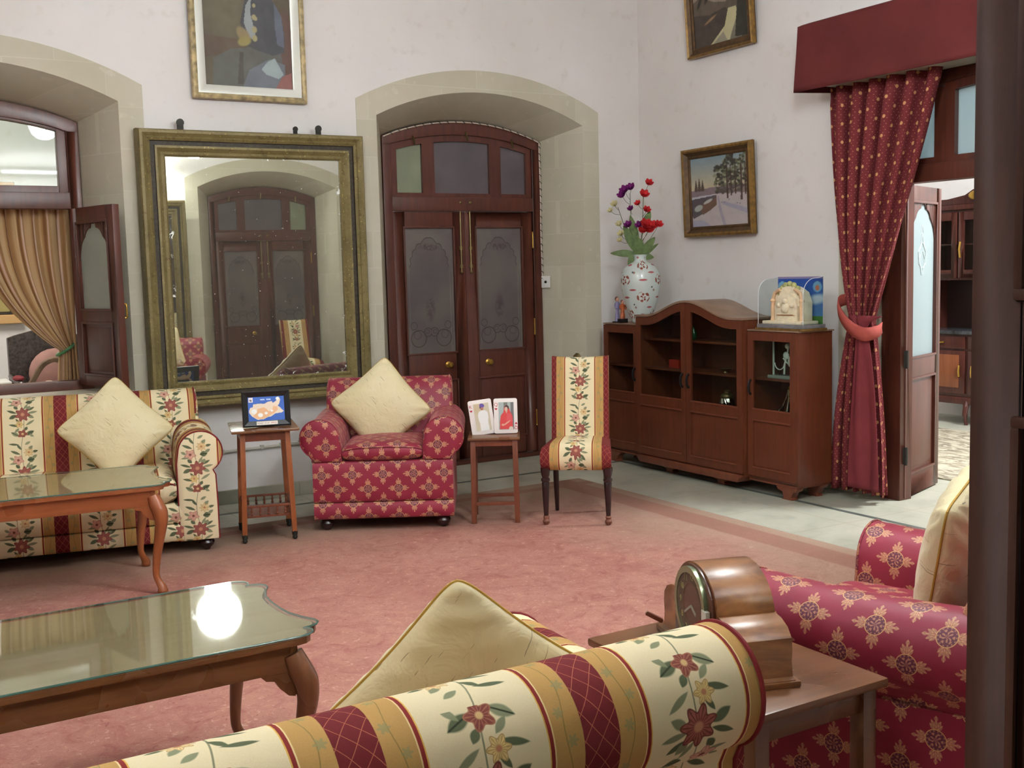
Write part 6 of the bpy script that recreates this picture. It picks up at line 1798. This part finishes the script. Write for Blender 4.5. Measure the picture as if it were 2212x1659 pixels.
tag(t, 'grey brown curved branch rising behind the window sill', 'branch')

# ------------------------------------------------------------------ room beyond the right doorway
t = MB().box(6.78, 8.85, 2.6, 7.0, 0.001, 0.010).build('patterned_rug', None, None)
rg = Mat('patterned_rug_pile', 0.95, 0.1); rg.obj(); _a = rg.noise(rg.scaled(rg.os, (6, 2.2, 1)), 2.2, 5, 0.65, 1.5)
rg.color(rg.mix(rg.noise(rg.os, 5, 3).step(0.5, 0.3) * 0.5, rg.mix(_a.step(0.5, 0.1), (118, 110, 96), (184, 176, 156)), (150, 140, 120)))
t.data.materials.append(rg.m); tag(t, 'grey patterned rug on the floor of the room beyond the right doorway', 'rug')
sb = thing('sideboard_dresser', 'tall dark dresser with glazed doors and marble shelf in the room beyond the doorway', 'dresser', (9.20, 6.95, 0), -PI / 2)
# local x -> -y world; front at y=0, back +y
dk = wood('dark_mahogany', (52, 26, 22), (88, 46, 38), 0.2)
MB().box(-0.62, 0.62, 0.02, 0.48, 0.20, 0.88).build('base_cabinet', dk, sb, bevel=0.006)
MB().box(-0.66, 0.66, -0.02, 0.50, 0.88, 0.915).build('marble_slab', plain('black_veined_marble', (60, 62, 66), 0.15, 0.6, vary=0.5, scale=18), sb, bevel=0.008)
for x0, x1 in ((-0.60, -0.02), (0.02, 0.60)):
    d = MB().box(x0, x1, 0.0, 0.02, 0.30, 0.72).build('door', dk, sb, bevel=0.006)
    MB().box(x0 + 0.06, x1 - 0.06, -0.006, 0.0, 0.36, 0.68).build('inlay_panel', wood('burr_panel', (110, 60, 36), (140, 84, 54), 0.2), d, bevel=0.002)
    MB().tube([(x1 - 0.05 if x0 < 0 else x0 + 0.05, -0.012, 0.47), (x1 - 0.05 if x0 < 0 else x0 + 0.05, -0.02, 0.52), (x1 - 0.05 if x0 < 0 else x0 + 0.05, -0.012, 0.58)], 0.010, 8).build('handle', M['brass'], d)
    w_ = MB().box(x0, x1, 0.0, 0.02, 0.74, 0.86).build('drawer', dk, sb, bevel=0.004)
    MB().tube([((x0 + x1) / 2 - 0.06, -0.01, 0.80), ((x0 + x1) / 2, -0.022, 0.795), ((x0 + x1) / 2 + 0.06, -0.01, 0.80)], 0.009, 8).build('handle', M['brass'], w_)
MB().box(-0.62, 0.62, 0.0, 0.48, 0.20, 0.27).build('bottom_rail', dk, sb, bevel=0.01)
for x in (-0.58, 0.58, 0.0):
    MB().tube(smooth_path([(x, 0.03, 0.24), (x, 0.0, 0.16), (x, -0.005, 0.08), (x, 0.015, 0.0)], 4), [0.03] * 4 + [0.026] * 4 + [0.018] * 5, 10).build('leg', dk, sb)
MB().box(-0.62, -0.58, 0.16, 0.48, 0.915, 1.42).build('side_post', dk, sb); MB().box(0.58, 0.62, 0.16, 0.48, 0.915, 1.42).build('side_post', dk, sb)
MB().box(-0.58, 0.58, 0.46, 0.48, 0.915, 1.42).build('niche_back', plain('dark_niche', (40, 24, 22), 0.4), sb)
MB().box(-0.62, 0.62, 0.46, 0.48, 1.42, 2.08).box(-0.62, -0.60, 0.14, 0.46, 1.42, 2.08).box(0.60, 0.62, 0.14, 0.46, 1.42, 2.08).box(-0.60, 0.60, 0.14, 0.46, 1.40, 1.42).box(-0.60, 0.60, 0.14, 0.46, 2.05, 2.08).box(-0.60, 0.60, 0.16, 0.46, 1.74, 1.755).build('upper_cabinet', dk, sb, bevel=0.002)
for x0, x1 in ((-0.60, -0.22), (-0.20, 0.20), (0.22, 0.60)):
    b = MB(); b.box(x0, x0 + 0.06, 0.12, 0.14, 1.42, 2.06); b.box(x1 - 0.06, x1, 0.12, 0.14, 1.42, 2.06); b.box(x0 + 0.06, x1 - 0.06, 0.12, 0.14, 1.42, 1.50); b.box(x0 + 0.06, x1 - 0.06, 0.12, 0.14, 1.98, 2.06)
    d = b.build('glazed_door', dk, sb, bevel=0.003); MB().box(x0 + 0.06, x1 - 0.06, 0.128, 0.132, 1.50, 1.98).build('bevelled_glass', M['cabglass'], d)
    MB().tube([(x0 + 0.03, 0.11, 1.62), (x0 + 0.03, 0.095, 1.70), (x0 + 0.03, 0.11, 1.77)], 0.010, 8).build('handle', M['brass'], d)
MB().box(-0.68, 0.68, 0.10, 0.50, 2.08, 2.13).build('cornice', dk, sb, bevel=0.014)
MB().prism([(-0.62, 2.13), (-0.60, 2.19), (-0.35, 2.19), (-0.15, 2.22), (-0.06, 2.27), (0.06, 2.27), (0.15, 2.22), (0.35, 2.19), (0.60, 2.19), (0.62, 2.13)], 0.14, 0.17).build('crest', dk, sb, bevel=0.006)
MB().sphere((0.0, 0.12, 2.21), 0.06, 7, 1.6, 0.4, 0.8).build('gilt_carving', M['brass'], sb)
t = thing('mirror_box', 'small dark box with a mirror front standing in the dresser niche', 'box', (9.20 + 0.30, 6.72, 0.916), -PI / 2)
MB().box(-0.20, 0.20, -0.08, 0.08, 0, 0.42).build('case', plain('dark_box', (58, 34, 28), 0.25, 0.5), t, bevel=0.006)
MB().box(-0.15, 0.15, -0.086, -0.08, 0.06, 0.37).build('mirror_front', plain('dim_mirror', (130, 136, 120), 0.1, 0.5, 0.7), t, bevel=0.01)
t = MB().lathe([(0.05, 0), (0.09, 0.01), (0.13, 0.045), (0.125, 0.045), (0.085, 0.015)], n=20).build('glass_bowl', M['acrylic'], None); t.location = (9.50, 6.72, 1.757); tag(t, 'clear glass bowl on the dresser shelf behind the glazed door', 'bowl')

# ------------------------------------------------------------------ small wall things
t = thing('switch_plate', 'small white switch plate on the stone jamb right of the closed door', 'switch', (5.150, 8.085, 1.50), rad(-62))
MB().box(-0.042, 0.042, -0.012, 0.0, -0.05, 0.05).build('plate', M['white'], t, bevel=0.003); MB().lathe([(0.012, 0), (0.010, 0.008), (0, 0.009)], n=12).xf(Matrix.Rotation(rad(90), 4, 'X') @ Matrix.Translation((0, 0, 0.012))).build('toggle', M['black'], t)
# string of little lights round the door arch
sl = thing('string_light', 'pale rope of small lights with dark ties running over the closed door arch', 'string light')
pth = [Vector((x, YB + 0.345, z - 0.006)) for x, z in arch_pts(AC2, 0.722, 2.684, 2.822, 40)]
dn = [Vector((AC2 + 0.722 + 0.002 * math.sin(9 * z), YB + 0.345, z)) for z in linsp(2.67, 1.50, 40)]
MB().tube(pth + dn, 0.0055, 6).build('rope', plain('pale_rope_light', (206, 190, 176), 0.5), sl)
b = MB(); L = pth + dn
for k in range(2, len(L) - 1, 2): b.tube([L[k] + Vector((-0.012, -0.006, 0.006)), L[k] + Vector((0, -0.009, 0)), L[k] + Vector((0.010, -0.006, -0.012))], 0.0028, 5)
b.build('wire_tie', M['black'], sl)
# cable conduit low on the back wall
t = MB().tube([(1.80, YB - 0.012, 0.372), (2.4, YB - 0.012, 0.378), (3.30, YB - 0.012, 0.39)], 0.011, 8)
for x in linsp(1.9, 3.2, 9): t.box(x - 0.012, x + 0.012, YB - 0.026, YB, 0.36 + (x - 1.8) * 0.012, 0.39 + (x - 1.8) * 0.012)
t = t.build('cable_conduit', plain('painted_conduit', (176, 172, 160), 0.5), None); tag(t, 'thin painted cable conduit running low along the back wall', 'conduit')
t = thing('tieback_hook', 'round brass wall hook on the stone jamb behind the striped chair', 'hook', (5.292, 7.838, 0.86), rad(-62))
MB().lathe([(0.0, 0), (0.030, 0.0), (0.033, 0.006), (0.016, 0.012), (0.010, 0.03), (0.022, 0.036), (0.022, 0.044), (0, 0.048)], n=16).xf(Matrix.Rotation(rad(90), 4, 'X')).build('rosette', M['old_brass'], t)

# tube lights on the wall the camera looks away from; the far left one is added fill
for k, x in enumerate((2.35, -1.6)):
    t = thing('tube_light', ['white tube light above the mirror on the opposite wall', 'unseen tube light added as fill at the far left of the opposite wall'][k], 'lamp', (x, YF + 0.01, 3.02))
    MB().box(-0.62, 0.62, 0.0, 0.05, -0.03, 0.04).build('fitting', M['white'], t, bevel=0.004)
    MB().tube([(-0.58, 0.075, 0.0), (0.58, 0.075, 0.0)], 0.019, 12).build('tube', M['lampwhite'], t)
    light('AREA', 'tube_light_glow', (x, YF + 0.115, 3.02), 190 if k == 0 else 110, WARM, 1.15, (rad(90 - 12), 0, PI), 0.03)
